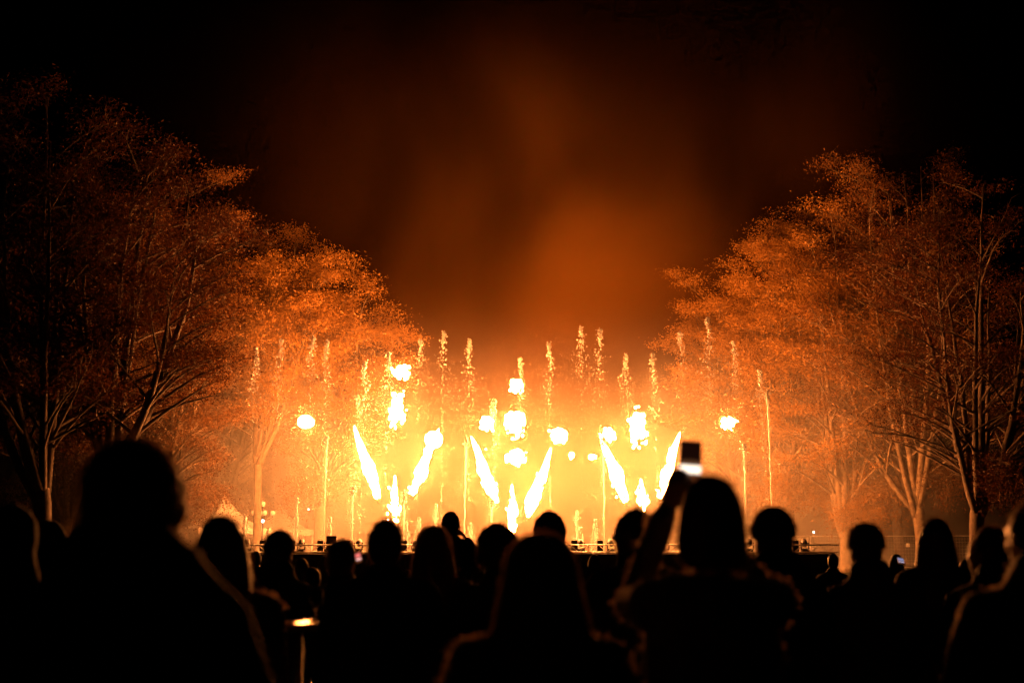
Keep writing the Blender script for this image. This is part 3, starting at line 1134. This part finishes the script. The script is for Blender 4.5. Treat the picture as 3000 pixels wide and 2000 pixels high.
def hand(mb, w, d, nrm, s=1.0, curl=0.5):
    """palm and five fingers at wrist w, pointing along d, palm facing nrm"""
    d = np.array(d, float); d /= np.linalg.norm(d)
    nrm = np.array(nrm, float); nrm -= d * (nrm @ d); nrm /= np.linalg.norm(nrm)
    sd = np.cross(d, nrm)
    w = np.array(w, float)
    for k in (-1.2, -.4, .4, 1.2):
        mb.cap(w + d * .01 + sd * k * .012, w + d * .085 + sd * k * .02, .016, .013, 8)
    for k, L in zip((-1.5, -.5, .5, 1.5), (.062, .074, .07, .054)):
        a = w + d * .085 + sd * k * .019
        b = a + d * L * .55 + nrm * L * .25 * curl
        c = b + d * L * .4 * (1 - curl * .7) + nrm * L * .5 * curl
        mb.cap(a, b, .0105, .0095, 8)
        mb.cap(b, c, .0095, .008, 8)
    a = w + d * .025 - sd * .03
    b = a + d * .035 - sd * .028 + nrm * .012
    c = b + d * .03 - sd * .004 + nrm * .014
    mb.cap(a, b, .0135, .011, 8)
    mb.cap(b, c, .011, .009, 8)


ARMS = {
    'down': (((-.27, -.02, 1.14), (-.27, .07, .90)), ((.27, -.02, 1.14), (.27, .07, .90))),
    'front': (((-.27, .02, 1.15), (-.14, .22, 1.08)), ((.27, .02, 1.15), (.14, .22, 1.08))),
    'phone': (((-.225, .22, 1.375), (-.10, .275, 1.675)), ((.22, .22, 1.36), (.02, .30, 1.665))),
    'phone_low': (((-.23, .1, 1.17), (-.08, .30, 1.33)), ((.23, .1, 1.17), (.08, .30, 1.33))),
    'ear': (((-.27, -.02, 1.14), (-.27, .07, .90)), ((.31, .04, 1.25), (.13, .08, 1.5))),
    'glass': (((-.27, -.02, 1.14), (-.2, .16, 1.0)), ((.25, .06, 1.15), (.12, .28, 1.25))),
}


def person(label, px, top, dep, turn=0, hair='short', coat='coat_black', arms='down', width=1.0, hmat='hair_dark', hat=None,
           pants='denim', head_turn=0.0, seed=0, hair_w=1.0, strands=0, hood=False, fuzz=0, shaw=1.0):
    p = at(px, top, dep)
    H = p.z
    s = H / (1.772 + (0.042 if hat else 0) + (0.035 if hood is True else 0))
    vox = 0.011 if dep < 5 else (0.0155 if dep < 10 else 0.025)
    bd = MB()
    # head
    hd = MB()
    hd.ell((0, .008, 1.645), (.077, .096, .112), 18, 12)
    hd.ell((0, .04, 1.58), (.056, .06, .056))
    hd.ell((0, .086, 1.548), (.024, .02, .02))
    hd.ell((0, .1, 1.583), (.024, .012, .011))
    hd.ell((0, .086, 1.668), (.052, .02, .014))
    hd.cap((0, .1, 1.655), (0, .118, 1.618), .011, .016, 8)
    for sx in (-1, 1):
        hd.ell((sx * .079, -.002, 1.632), (.014, .026, .034), 10, 7)
        hd.ell((sx * .032, .083, 1.615), (.022, .018, .018))
    ht = R(head_turn)

    def turn_head(m):
        for i in range(len(m.v)):
            v = m.v[i]
            c_, s_ = math.cos(ht), math.sin(ht)
            m.v[i] = np.stack([v[:, 0] * c_ - v[:, 1] * s_, v[:, 0] * s_ + v[:, 1] * c_, v[:, 2]], 1)
        return m
    turn_head(hd)
    for v_ in hd.v:
        pass
    bd.v += hd.v
    bd.f += hd.f
    bd.n += hd.n
    bd.cap((0, -.012, 1.41), (0, .002, 1.57), .062, .056)
    w = width
    bd.loft([(0, 0, .88, .14, .09), (0, 0, 1.0, .135, .09), (0, 0, 1.2, .145, .10), (0, 0, 1.36, .165, .10), (0, -.01, 1.44, .09, .07)])
    for sx in (-1, 1):
        bd.cap((sx * .09, 0, .92), (sx * .1, .015, .5), .078, .055)
        bd.cap((sx * .1, .015, .5), (sx * .105, -.02, .09), .053, .036)
        bd.cap((sx * .105, -.03, .05), (sx * .115, .15, .035), .036, .03)
    A = ARMS[arms]
    jk = MB()
    for sx, (el, wr) in zip((-1, 1), A):
        sh = np.array((sx * .185 * w, -.005, 1.395))
        el = np.array(el) * np.array([w, 1, 1])
        wr = np.array(wr)
        bd.cap(sh, el, .046, .04)
        bd.cap(el, wr, .039, .027)
        dr = wr - el
        nr = np.array((-sx, 0.2, 0.0)) if arms in ('down', 'front', 'glass') or (arms == 'ear') else np.array((0, 1.0, 0.1))
        hand(bd, wr, dr, nr, curl=.6 if arms != 'phone' else .35)
        sl = .86 if arms == 'phone' else 1.0
        jk.cap(sh, el, .073 * (1 + .3 * (w - 1)) * sl, .062 * sl)
        jk.cap(el, el + (wr - el) * .97, .06 * sl, .046 * sl)
        jk.cap(sh + np.array((-sx * .08, 0, .02)), sh, .07, .074)
    jk.loft([(0, 0, .74, .195 * w, .145), (0, 0, .9, .205 * w, .15), (0, 0, 1.1, .195 * w, .145), (0, -.005, 1.28, .205 * w, .145),
             (0, -.01, 1.38, .185 * w, .125), (0, -.012, 1.44, .13, .1), (0, -.01, 1.475, .085, .08)], 24)
    if hair != 'bob':
        jk.loft([(0, -.012, 1.40, .115, .105), (0, -.012, 1.48, .098, .1), (0, -.008, 1.535, .088, .092), (0, -.006, 1.55, .075, .08)], 18)
    if hood == 'down':
        jk.ell((0, -.075, 1.545), (.118, .07, .085))
        jk.ell((0, -.03, 1.51), (.116, .09, .08))
        jk.ell((0, -.01, 1.45), (.185, .1, .05))
    if hood == 'puffy':
        jk.ell((0, -.05, 1.555), (.125, .085, .07))
        jk.ell((0, -.03, 1.52), (.168, .11, .07))
        jk.ell((0, -.02, 1.46), (.215, .12, .075))
    tr = MB()
    for sx in (-1, 1):
        tr.cap((sx * .092, 0, .88), (sx * .105, .012, .5), .1, .078)
        tr.cap((sx * .105, .012, .5), (sx * .108, -.015, .12), .076, .062)
    tr.loft([(0, 0, .78, .16, .12), (0, 0, .95, .16, .125), (0, 0, 1.0, .15, .12)], 18)
    sh_ = MB()
    for sx in (-1, 1):
        sh_.cap((sx * .108, -.045, .055), (sx * .118, .165, .045), .052, .042)
        sh_.cap((sx * .108, -.03, .06), (sx * .108, -.02, .15), .056, .055)
    hr = MB()
    hw = hair_w
    if hair in ('short', 'bun', 'long', 'curly', 'wide', 'bob'):
        hr.ell((0, -.014, 1.662), (.087 * max(1, hw * .95), .1, .110), 18, 12)
        hr.ell((0, -.045, 1.62), (.08 * hw, .066, .10))
    if hair == 'bun':
        hr.ell((0, -.06, 1.77), (.05, .05, .045))
    if hair == 'curly':
        rs = np.random.default_rng(seed + 5)
        for i in range(40):
            a, e = rs.uniform(0, 6.28), rs.uniform(-.3, 1.4)
            v = np.array([math.cos(a) * math.cos(e), math.sin(a) * math.cos(e) - .35, math.sin(e)])
            v /= np.linalg.norm(v)
            hr.ell(np.array((0, -.02, 1.665)) + v * np.array([.085, .092, .1]), (.028, .028, .026), 8, 6)
    if hair in ('long', 'wide'):
        hr.loft([(0, -.035, 1.69, .092 * hw, .08), (0, -.04, 1.6, .1 * hw, .08), (0, -.055, 1.5, .112 * hw, .075), (0, -.08, 1.4, .125 * hw, .07),
                 (0, -.1, 1.3, .12 * hw, .06), (0, -.115, 1.2, .09 * hw, .045), (0, -.12, 1.15, .05, .03)], 22)
        for sx in (-1, 1):
            hr.cap((sx * .078 * hw, .0, 1.64), (sx * .1 * hw, -.01, 1.47), .03, .034)
            hr.cap((sx * .1 * hw, -.01, 1.47), (sx * .115 * hw, .03, 1.3), .034, .018)
    if hair == 'bob':
        hr.loft([(0, -.02, 1.68, .094, .095), (0, -.02, 1.62, .101, .097), (0, -.025, 1.56, .103, .092), (0, -.03, 1.515, .098, .083), (0, -.035, 1.50, .085, .07)], 22)
    if hair == 'wide':
        hr.loft([(0, -.03, 1.66, .09, .085), (0, -.035, 1.58, .108, .085), (0, -.05, 1.5, .128, .08), (0, -.07, 1.42, .142, .075), (0, -.09, 1.32, .145, .06), (0, -.11, 1.22, .11, .045), (0, -.12, 1.17, .05, .03)], 22)
    turn_head(hr) if hair in ('short', 'bun', 'curly') else None
    hm = MB()
    if hat == 'beanie':
        hm.ell((0, -.006, 1.715), (.096, .112, .098), 18, 12)
        hm.loft([(0, -.004, 1.665, .094, .11), (0, -.004, 1.67, .101, .117), (0, -.004, 1.715, .102, .118), (0, -.004, 1.72, .094, .11)], 24)
    elif hat == 'pompom':
        hm.ell((0, -.006, 1.71), (.096, .112, .095), 18, 12)
        hm.loft([(0, -.004, 1.655, .094, .11), (0, -.004, 1.66, .102, .118), (0, -.004, 1.71, .103, .119), (0, -.004, 1.716, .094, .11)], 24)
        hm.ell((0, -.01, 1.815), (.045, .045, .04))
    elif hat == 'furry':
        rs = np.random.default_rng(seed + 9)
        hm.ell((0, -.006, 1.70), (.108, .122, .1), 18, 12)
        for i in range(60):
            a, e = rs.uniform(0, 6.28), rs.uniform(-.2, 1.4)
            v = np.array([math.cos(a) * math.cos(e), math.sin(a) * math.cos(e), math.sin(e)])
            hm.ell(np.array((0, -.006, 1.70)) + v * np.array([.105, .12, .1]), (.02, .02, .022), 7, 5)
        for sx in (-1, 1):
            hm.ell((sx * .1, 0, 1.625), (.022, .045, .06))
    if hood is True:
        hm = MB()
        hm.ell((0, -.02, 1.66), (.112 * shaw, .118, .14), 20, 13)
        hm.ell((0, -.05, 1.73), (.07, .07, .075))
        hm.loft([(0, -.02, 1.4, .16, .11), (0, -.02, 1.47, .13, .11), (0, -.025, 1.55, .108 * shaw, .105), (0, -.025, 1.62, .105 * shaw, .11)], 22)
    for m in (bd, jk, tr, sh_, hr, hm):
        for i in range(len(m.v)):
            m.v[i] = m.v[i] * s
    body = body_part('person', bd, M['skin'], None, vox * s, 2)
    body.location = (p.x, dep, 0)
    body.rotation_euler = (0, 0, R(turn))
    tag(body, label, 'person', 'people in the crowd watching the fire')
    jo = body_part('jacket', jk, M[coat], body, max(vox, .018) * s, 3, .008, seed + 1)
    if fuzz:
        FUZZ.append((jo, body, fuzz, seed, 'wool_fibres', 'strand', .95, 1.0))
    body_part('trousers', tr, M[pants], body, .03 * s, 3, .006, seed + 2)
    body_part('shoes', sh_, M['leather'], body, .024 * s, 3)
    if hr.n:
        ho = body_part('hair', hr, M[hmat], body, max(vox, .012) * s, 2, .007, seed + 3)
        if dep < 10 and not hm.n:
            FUZZ.append((ho, body, 1800, seed + 300, 'hair_ends', 'strand_dark', 1.3, .9))
    if hm.n:
        if hood is True:
            body_part('hood', hm, M[coat], body, max(vox, .013) * s, 4, .006, seed + 4)
        else:
            hb = body_part('hat', hm, M['wool'], body, max(vox, .012) * s, 2, .004, seed + 4)
            if dep < 10:
                FUZZ.append((hb, body, 2200, seed + 300, 'wool_fibres', 'strand_dark', 1.3, .6))
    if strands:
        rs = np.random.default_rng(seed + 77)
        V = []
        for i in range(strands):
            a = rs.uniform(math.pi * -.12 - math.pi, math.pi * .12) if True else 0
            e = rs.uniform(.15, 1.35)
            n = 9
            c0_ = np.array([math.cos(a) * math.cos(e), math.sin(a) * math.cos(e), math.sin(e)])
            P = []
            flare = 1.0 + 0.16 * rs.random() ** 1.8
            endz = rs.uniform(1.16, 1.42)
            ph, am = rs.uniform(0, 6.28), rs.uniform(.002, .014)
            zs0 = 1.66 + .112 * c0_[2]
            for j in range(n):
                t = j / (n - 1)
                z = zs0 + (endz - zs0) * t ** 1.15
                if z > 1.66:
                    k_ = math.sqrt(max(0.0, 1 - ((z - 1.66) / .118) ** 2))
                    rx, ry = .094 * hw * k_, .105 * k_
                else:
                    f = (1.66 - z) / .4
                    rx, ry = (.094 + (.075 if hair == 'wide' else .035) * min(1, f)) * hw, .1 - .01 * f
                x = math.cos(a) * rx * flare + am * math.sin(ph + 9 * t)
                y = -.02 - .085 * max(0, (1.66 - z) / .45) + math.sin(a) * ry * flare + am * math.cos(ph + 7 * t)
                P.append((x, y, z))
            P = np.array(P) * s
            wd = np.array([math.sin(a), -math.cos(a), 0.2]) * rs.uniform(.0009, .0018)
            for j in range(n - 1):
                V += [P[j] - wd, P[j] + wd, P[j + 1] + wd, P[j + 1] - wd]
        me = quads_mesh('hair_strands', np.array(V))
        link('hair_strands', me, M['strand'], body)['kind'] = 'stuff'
    return body, s


PEOPLE = [
    # label, px, top py, depth, options
    ('large dark person in a thick coat nearest on the left, right cheek lit orange', 408, 1272, 2.85, dict(turn=-16, head_turn=-26, hair='short', hair_w=1.16, coat='coat_black', width=1.04, arms='front', seed=1, hood='puffy')),
    ('person with dark hair half hidden by the large dark person on the left', 648, 1508, 5.2, dict(turn=20, head_turn=25, hair='long', coat='coat_brown', arms='phone_low', fuzz=1500, seed=2)),
    ('person in a woolly hat behind the high table on the left', 819, 1552, 8.6, dict(hair='short', hat='beanie', coat='coat_black', arms='front', hood='down', seed=3, width=.95)),
    ('person with rounded dark hair holding a glowing pink phone', 1004, 1582, 8.6, dict(turn=-18, hair='short', hair_w=1.12, coat='coat_black', arms='phone_low', seed=4)),
    ('broad shouldered short haired man in a dark jacket, centre left', 1131, 1519, 6.7, dict(hair='short', coat='coat_black', width=1.12, arms='front', seed=5)),
    ('person with long loose fair hair right of the broad shouldered man', 1272, 1537, 7.6, dict(turn=-8, hair='long', hmat='hair_brown', coat='coat_brown', arms='front', seed=6, hair_w=1.0, strands=500)),
    ('slim man standing taller farther back, one hand raised to his ear', 1322, 1494, 13.6, dict(turn=-10, hair='short', coat='coat_brown', arms='ear', seed=7)),
    ('person in a furry hat left of the central long haired head', 1458, 1533, 7.4, dict(turn=-6, hair='short', hat='furry', coat='coat_navy', arms='front', seed=8)),
    ('nearest central person with wide long hair edged in orange light', 1582, 1560, 3.75, dict(turn=3, hair='wide', hair_w=.98, hmat='hair_brown', coat='coat_grey', arms='front', seed=9, strands=3000, width=1.05, fuzz=3500)),
    ('person in a pointed hood just behind the central long haired head', 1610, 1490, 9.0, dict(turn=-6, hair='short', hood=True, coat='coat_black', arms='front', seed=10, width=1.1)),
    ('person in dark clothes turned in profile to the left of the phone filmer', 1858, 1487, 7.0, dict(turn=25, head_turn=38, hair='short', coat='coat_black', arms='front', seed=11, width=1.08)),
    ('long haired person filming with a phone raised above the head', 2078, 1390, 4.2, dict(turn=0, hair='bob', hair_w=1.08, hmat='hair_dark', coat='coat_grey', arms='phone', seed=12, fuzz=2200)),
    ('person in a round knitted hat right of the phone filmer', 2262, 1482, 6.3, dict(turn=14, head_turn=8, hair='short', hat='beanie', coat='coat_black', arms='front', hood='puffy', seed=13, width=1.1)),
    ('person in a round woolly hat below the pale forked tree', 2535, 1528, 7.2, dict(hair='short', hat='beanie', coat='coat_black', arms='down', hood='down', seed=14)),
    ('person with straight dark hair below the tallest right tree, thin red edge on the coat', 2738, 1515, 8.2, dict(hair='long', coat='coat_black', arms='down', seed=15)),
    ('person second from the right edge with the left cheek lit', 2895, 1540, 6.4, dict(turn=16, head_turn=24, hair='short', hair_w=1.1, coat='coat_black', arms='front', hood='down', seed=16)),
    ('large dark person cut off by the right edge', 3025, 1462, 4.6, dict(turn=10, head_turn=12, hair='short', coat='coat_navy', arms='front', hood='down', fuzz=1200, seed=17, width=1.1)),
]
PEOPLE += [  # figures added to black out the lit ground at the left edge
    ('added dark figure at the left edge behind the largest person', 40, 1470, 5.6, dict(turn=6, hair='short', hood=True, coat='coat_black', arms='front', seed=18, width=1.1)),
    ('added dark hooded figure low between the left edge and the largest person', 150, 1520, 7.8, dict(turn=-5, hair='short', hood=True, coat='coat_black', arms='front', seed=19)),
]
bodies = {}
for lb, px, top, dep, kw in PEOPLE:
    bodies[kw['seed']] = person(lb, px, top, dep, **kw)

FAR = [
    ('small far head leftmost below the truss, hair edged in light', 692, 1612, 18.5, 'hair_fair'),
    ('second small far head from the left below the truss', 722, 1616, 19.5, 'hair_dark'),
    ('third small far head from the left below the truss, close beside the second', 748, 1612, 18.0, 'hair_dark'),
    ('small far head with bright rim right of the woolly hat', 885, 1632, 15.5, 'hair_fair'),
    ('nearer round dark head right of the woolly hat, low down', 918, 1660, 11.5, 'hair_dark'),
    ('small far head left of the glowing pink phone', 952, 1628, 17.0, 'hair_brown'),
    ('small far head between the broad man and the long loose hair', 1203, 1622, 17.0, 'hair_fair'),
    ('small far head low right of the slim standing man', 1398, 1628, 18.0, 'hair_dark'),
    ('small far head below the pale forked tree on its left', 2440, 1620, 17.0, 'hair_brown'),
    ('small far head beside a bluish phone between the right hats', 2625, 1619, 16.5, 'hair_dark'),
    ('small far head with lit ear between the long dark hair and the right edge', 2828, 1634, 15.0, 'hair_fair'),
    ('small far head just right of the pointed hood', 1742, 1622, 19.0, 'hair_dark'),
]
for i, (lb, px, top, dep, hm_) in enumerate(FAR):
    person(lb, px, top, dep, hair=('short', 'long')[i % 2], hmat=hm_, coat=('coat_black', 'coat_brown', 'coat_grey')[i % 3], arms='front', seed=40 + i,
           turn=(-12, 8, 15, -6)[i % 4])

bpy.context.view_layer.update()
dg = bpy.context.evaluated_depsgraph_get()
done = []
for o, fold, fs in PENDING:
    me = bpy.data.meshes.new_from_object(o.evaluated_get(dg))
    done.append((o, me, fold, fs))
for o, me, fold, fs in done:
    old = o.data
    o.modifiers.clear()
    mt = old.materials[0]
    o.data = me
    me.name = o.name
    if fold:
        n = len(me.vertices)
        co = np.empty(n * 3); me.vertices.foreach_get('co', co); co = co.reshape(-1, 3)
        nr = np.empty(n * 3); me.vertex_normals.foreach_get('vector', nr); nr = nr.reshape(-1, 3)
        d = fnoise(co * np.array([1, 1, 1.6]), fs, 9.0)
        co = co + nr * (d * fold)[:, None]
        me.vertices.foreach_set('co', co.ravel())
        me.update()
    me.polygons.foreach_set('use_smooth', [True] * len(me.polygons))
    if not me.materials:
        me.materials.append(mt)
    bpy.data.meshes.remove(old)

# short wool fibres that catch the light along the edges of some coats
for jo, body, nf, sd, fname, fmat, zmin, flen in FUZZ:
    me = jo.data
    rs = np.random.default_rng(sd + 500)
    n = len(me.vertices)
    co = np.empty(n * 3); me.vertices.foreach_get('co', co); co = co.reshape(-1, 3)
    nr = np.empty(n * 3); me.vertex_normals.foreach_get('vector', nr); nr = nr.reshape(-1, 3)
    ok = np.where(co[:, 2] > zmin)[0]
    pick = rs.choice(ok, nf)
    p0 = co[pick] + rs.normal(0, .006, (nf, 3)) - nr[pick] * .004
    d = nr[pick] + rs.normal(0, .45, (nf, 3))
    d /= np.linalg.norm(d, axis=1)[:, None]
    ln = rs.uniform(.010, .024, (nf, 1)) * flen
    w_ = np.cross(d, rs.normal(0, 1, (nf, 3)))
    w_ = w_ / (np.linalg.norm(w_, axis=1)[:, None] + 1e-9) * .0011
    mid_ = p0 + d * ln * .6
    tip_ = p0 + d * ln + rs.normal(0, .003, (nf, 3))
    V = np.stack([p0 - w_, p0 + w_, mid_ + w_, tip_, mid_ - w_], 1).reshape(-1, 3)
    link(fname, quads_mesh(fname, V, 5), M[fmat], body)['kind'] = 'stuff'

# ------------------------------------------------------------------ phones, table, glass


def screen_mat(name, top, band, strength):
    """a lit display: dark upper part and a bright strip of recorded fire"""
    m, nt, out = mat_new(name)
    tc = nt.nodes.new('ShaderNodeTexCoord')
    sx = nt.nodes.new('ShaderNodeSeparateXYZ')
    nt.links.new(tc.outputs['Generated'], sx.inputs[0])
    rp = nt.nodes.new('ShaderNodeValToRGB')
    el = rp.color_ramp.elements
    el[0].position = 0.0
    el[0].color = (0.05, 0.012, 0.003, 1)
    el[1].position = 1.0
    el[1].color = (*top, 1)
    for pos, c in ((.27, (0.06, 0.015, 0.004)), (.31, band), (.43, band), (.47, (0.07, 0.03, .014)), (.55, (0.035, .013, .005)), (.6, top)):
        e = el.new(pos)
        e.color = (*c, 1)
    nt.links.new(sx.outputs[2], rp.inputs[0])
    em = nt.nodes.new('ShaderNodeEmission')
    em.inputs[1].default_value = strength
    nt.links.new(rp.outputs[0], em.inputs[0])
    nt.links.new(em.outputs[0], out.inputs['Surface'])
    return m


def phone(loc, rot, label, mat, w=.072, h=.15):
    t = empty('phone', loc)
    t.rotation_euler = rot
    tag(t, label, 'phone')
    q = MB(); q.box((0, 0, 0), (w, .008, h))
    bo = q.build('case', M['black_plastic'], t)
    bv = bo.modifiers.new('b', 'BEVEL'); bv.width = .003; bv.segments = 2
    q = MB(); q.box((0, -.0047, 0), (w - .006, .001, h - .008)); q.build('screen', mat, t)
    q = MB(); q.box((w * .22, .0055, h * .36), (.024, .003, .026)); q.build('camera_bump', M['black_plastic'], t)
    return t


S1 = screen_mat('filming_screen', (0.004, 0.001, 0.0005), (1.0, .84, .66), 2.2)
pp = at(2022, 1358, 4.52)
phone(tuple(pp), (R(-6), R(4), R(0)), 'phone held up high filming, bright strip across its screen', S1)
S2 = screen_mat('pink_screen', (0.6, .12, .1), (1.0, .5, .45), 1.6)
pp = at(1051, 1634, 8.2)
phone(tuple(pp), (R(-8), R(-16), R(-10)), 'small phone glowing pink white beside the rounded dark hair', S2, .036, .062)
S3 = screen_mat('blue_screen', (0.35, .35, .6), (.7, .65, .9), .7)
pp = at(2640, 1644, 15.6)
phone(tuple(pp), (R(-60), R(10), 0), 'tiny bluish phone between the two right hats, far back', S3, .07, .14)

# a high table with a pale top, a goblet on it
tp = at(868, 1820, 7.0)
tb = empty('high_table', (tp.x, 7.0, 0))
tag(tb, 'high table with a pale lit top in the gap left of the broad man', 'table')
q = MB(); q.loft([(0, 0, tp.z - .035, .155, .2), (0, 0, tp.z - .03, .16, .205), (0, 0, tp.z - .004, .16, .205), (0, 0, tp.z, .155, .2)], 36)
q.build('table_top', M['table_white'], tb)
q = MB(); q.tube([(0, 0, .02), (0, 0, tp.z - .035)], .035, 10); q.build('column', M['metal'], tb, True)
for k in range(3):
    a = k * 2.094 + .5
    q = MB(); q.tube([(0, 0, .3), (.14 * math.cos(a), .14 * math.sin(a), .1), (.24 * math.cos(a), .24 * math.sin(a), .014)], .014, 6); q.build('leg', M['metal'], tb, True)
gp = at(926, 1800, 7.0)
gl = MB()
prof = [(.034, 0), (.034, .004), (.008, .010), (.006, .07), (.012, .085), (.034, .105), (.042, .14), (.040, .175), (.035, .2)]
inn = [(.033, .2), (.038, .175), (.040, .14), (.032, .108), (.010, .092), (.0005, .09)]
gl.loft([(0, 0, z, r, r) for r, z in prof + inn], 24)
o = gl.build('wine_glass', M['glass'], None, True)
o.scale = (.8, .8, .76)
o.location = (gp.x, 7.0, tp.z + .001)
tag(o, 'stemmed wine glass catching the firelight on the high table', 'glass')

# ------------------------------------------------------------------ smoke lit by the fire


def smoke():
    q = MB()
    x0, x1, y0, y1, z0, z1 = -27, 31, 61.9, 112, 0.2, 52
    q.box(((x0 + x1) / 2, (y0 + y1) / 2, (z0 + z1) / 2), (x1 - x0, y1 - y0, z1 - z0))
    m, nt, out = mat_new('smoke')
    L = nt.links.new

    def val(x):
        n = nt.nodes.new('ShaderNodeValue'); n.outputs[0].default_value = x
        return n.outputs[0]

    def op(o, a, b=None, c=None):
        n = nt.nodes.new('ShaderNodeMath'); n.operation = o
        for i, x in enumerate((a, b, c)):
            if x is None:
                continue
            if isinstance(x, (int, float)):
                n.inputs[i].default_value = x
            else:
                L(x, n.inputs[i])
        return n.outputs[0]

    def sm(x, a, b, lo=0.0, hi=1.0):
        n = nt.nodes.new('ShaderNodeMapRange'); n.interpolation_type = 'SMOOTHSTEP'
        L(x, n.inputs[0])
        for i, v_ in enumerate((a, b, lo, hi)):
            n.inputs[1 + i].default_value = v_
        return n.outputs[0]
    tc = nt.nodes.new('ShaderNodeTexCoord')
    sx = nt.nodes.new('ShaderNodeSeparateXYZ')
    L(tc.outputs['Object'], sx.inputs[0])
    X, Y, Z = sx.outputs
    nz = nt.nodes.new('ShaderNodeTexNoise')
    mp = nt.nodes.new('ShaderNodeMapping')
    mp.inputs['Scale'].default_value = (1, .8, .75)
    mp.inputs['Location'].default_value = (3.1, 0.4, 1.7)
    L(tc.outputs['Object'], mp.inputs[0])
    L(mp.outputs[0], nz.inputs['Vector'])
    nz.inputs['Scale'].default_value = 0.095
    nz.inputs['Detail'].default_value = 3.5
    nz.inputs['Roughness'].default_value = 0.5
    nz.inputs['Distortion'].default_value = 0.6
    N_ = nz.outputs['Fac']
    cloud = sm(N_, .37, .63, .14, 1.32)
    # spray drifting low behind the jets; density shaped to spread the glow
    xa = op('ABSOLUTE', op('SUBTRACT', X, 0.8))
    low = op('MULTIPLY', sm(Z, 5, 14, 1, 0), op('MULTIPLY', sm(xa, 12, 26, 1, 0), sm(xa, 3, 12, .75, 1.9)))
    ymask = op('MULTIPLY', sm(Y, 63, 75, .1, 1), sm(Y, 82, 110, 1, 0))
    low = op('MULTIPLY', op('MULTIPLY', low, ymask), op('MULTIPLY', sm(N_, .3, .7, .55, 1.25), 0.0215))
    # the plume that climbs between the trees and drifts to the right
    axis = op('ADD', 0.2, op('MULTIPLY', Z, 0.12))
    dx = op('SUBTRACT', X, axis)
    dy = op('MULTIPLY', op('SUBTRACT', Y, 80), .8)
    rr = op('ADD', op('MULTIPLY', dx, dx), op('MULTIPLY', dy, dy))
    rad = op('ADD', 8.8, op('MULTIPLY', Z, 0.09))
    rel = op('DIVIDE', rr, op('MULTIPLY', rad, rad))
    pl = op('MULTIPLY', op('EXPONENT', op('MULTIPLY', rel, -1.0)), op('MULTIPLY', sm(Z, 9, 24, .30, 1), sm(Z, 14, 33, 1, .0)))
    edge = op('MULTIPLY', op('MULTIPLY', sm(xa, 20, 27, 1, 0), sm(Z, 40, 51, 1, 0)), op('MULTIPLY', sm(Y, 62, 64), sm(Y, 104, 111, 1, 0)))
    pl = op('MULTIPLY', op('MULTIPLY', op('MULTIPLY', pl, cloud), 0.023), edge)
    thin = op('MULTIPLY', op('MULTIPLY', sm(Z, 2, 30, 1, 0), sm(xa, 10, 27, 1, 0)), op('MULTIPLY', sm(Y, 62, 68), sm(Y, 90, 111, 1, 0)))
    thin = op('MULTIPLY', thin, 0.0007)
    pl = op('ADD', pl, thin)
    den = op('ADD', low, pl)
    v = nt.nodes.new('ShaderNodeVolumePrincipled')
    # water spray is white, powder smoke brown
    mixc = nt.nodes.new('ShaderNodeMix')
    mixc.data_type = 'RGBA'
    L(op('DIVIDE', pl, op('ADD', den, 1e-5)), mixc.inputs[0])
    mixc.inputs[6].default_value = (0.9, 0.88, 0.85, 1)
    mixc.inputs[7].default_value = (0.90, 0.42, 0.08, 1)
    L(mixc.outputs[2], v.inputs['Color'])
    v.inputs['Anisotropy'].default_value = 0.1
    L(den, v.inputs['Density'])
    L(v.outputs[0], out.inputs['Volume'])
    try:
        m.cycles.volume_step_rate = 1.4
    except Exception:
        pass
    o = q.build('smoke', m)
    tag(o, 'orange glowing smoke and spray rising between the trees', 'smoke', kind='stuff')


smoke()
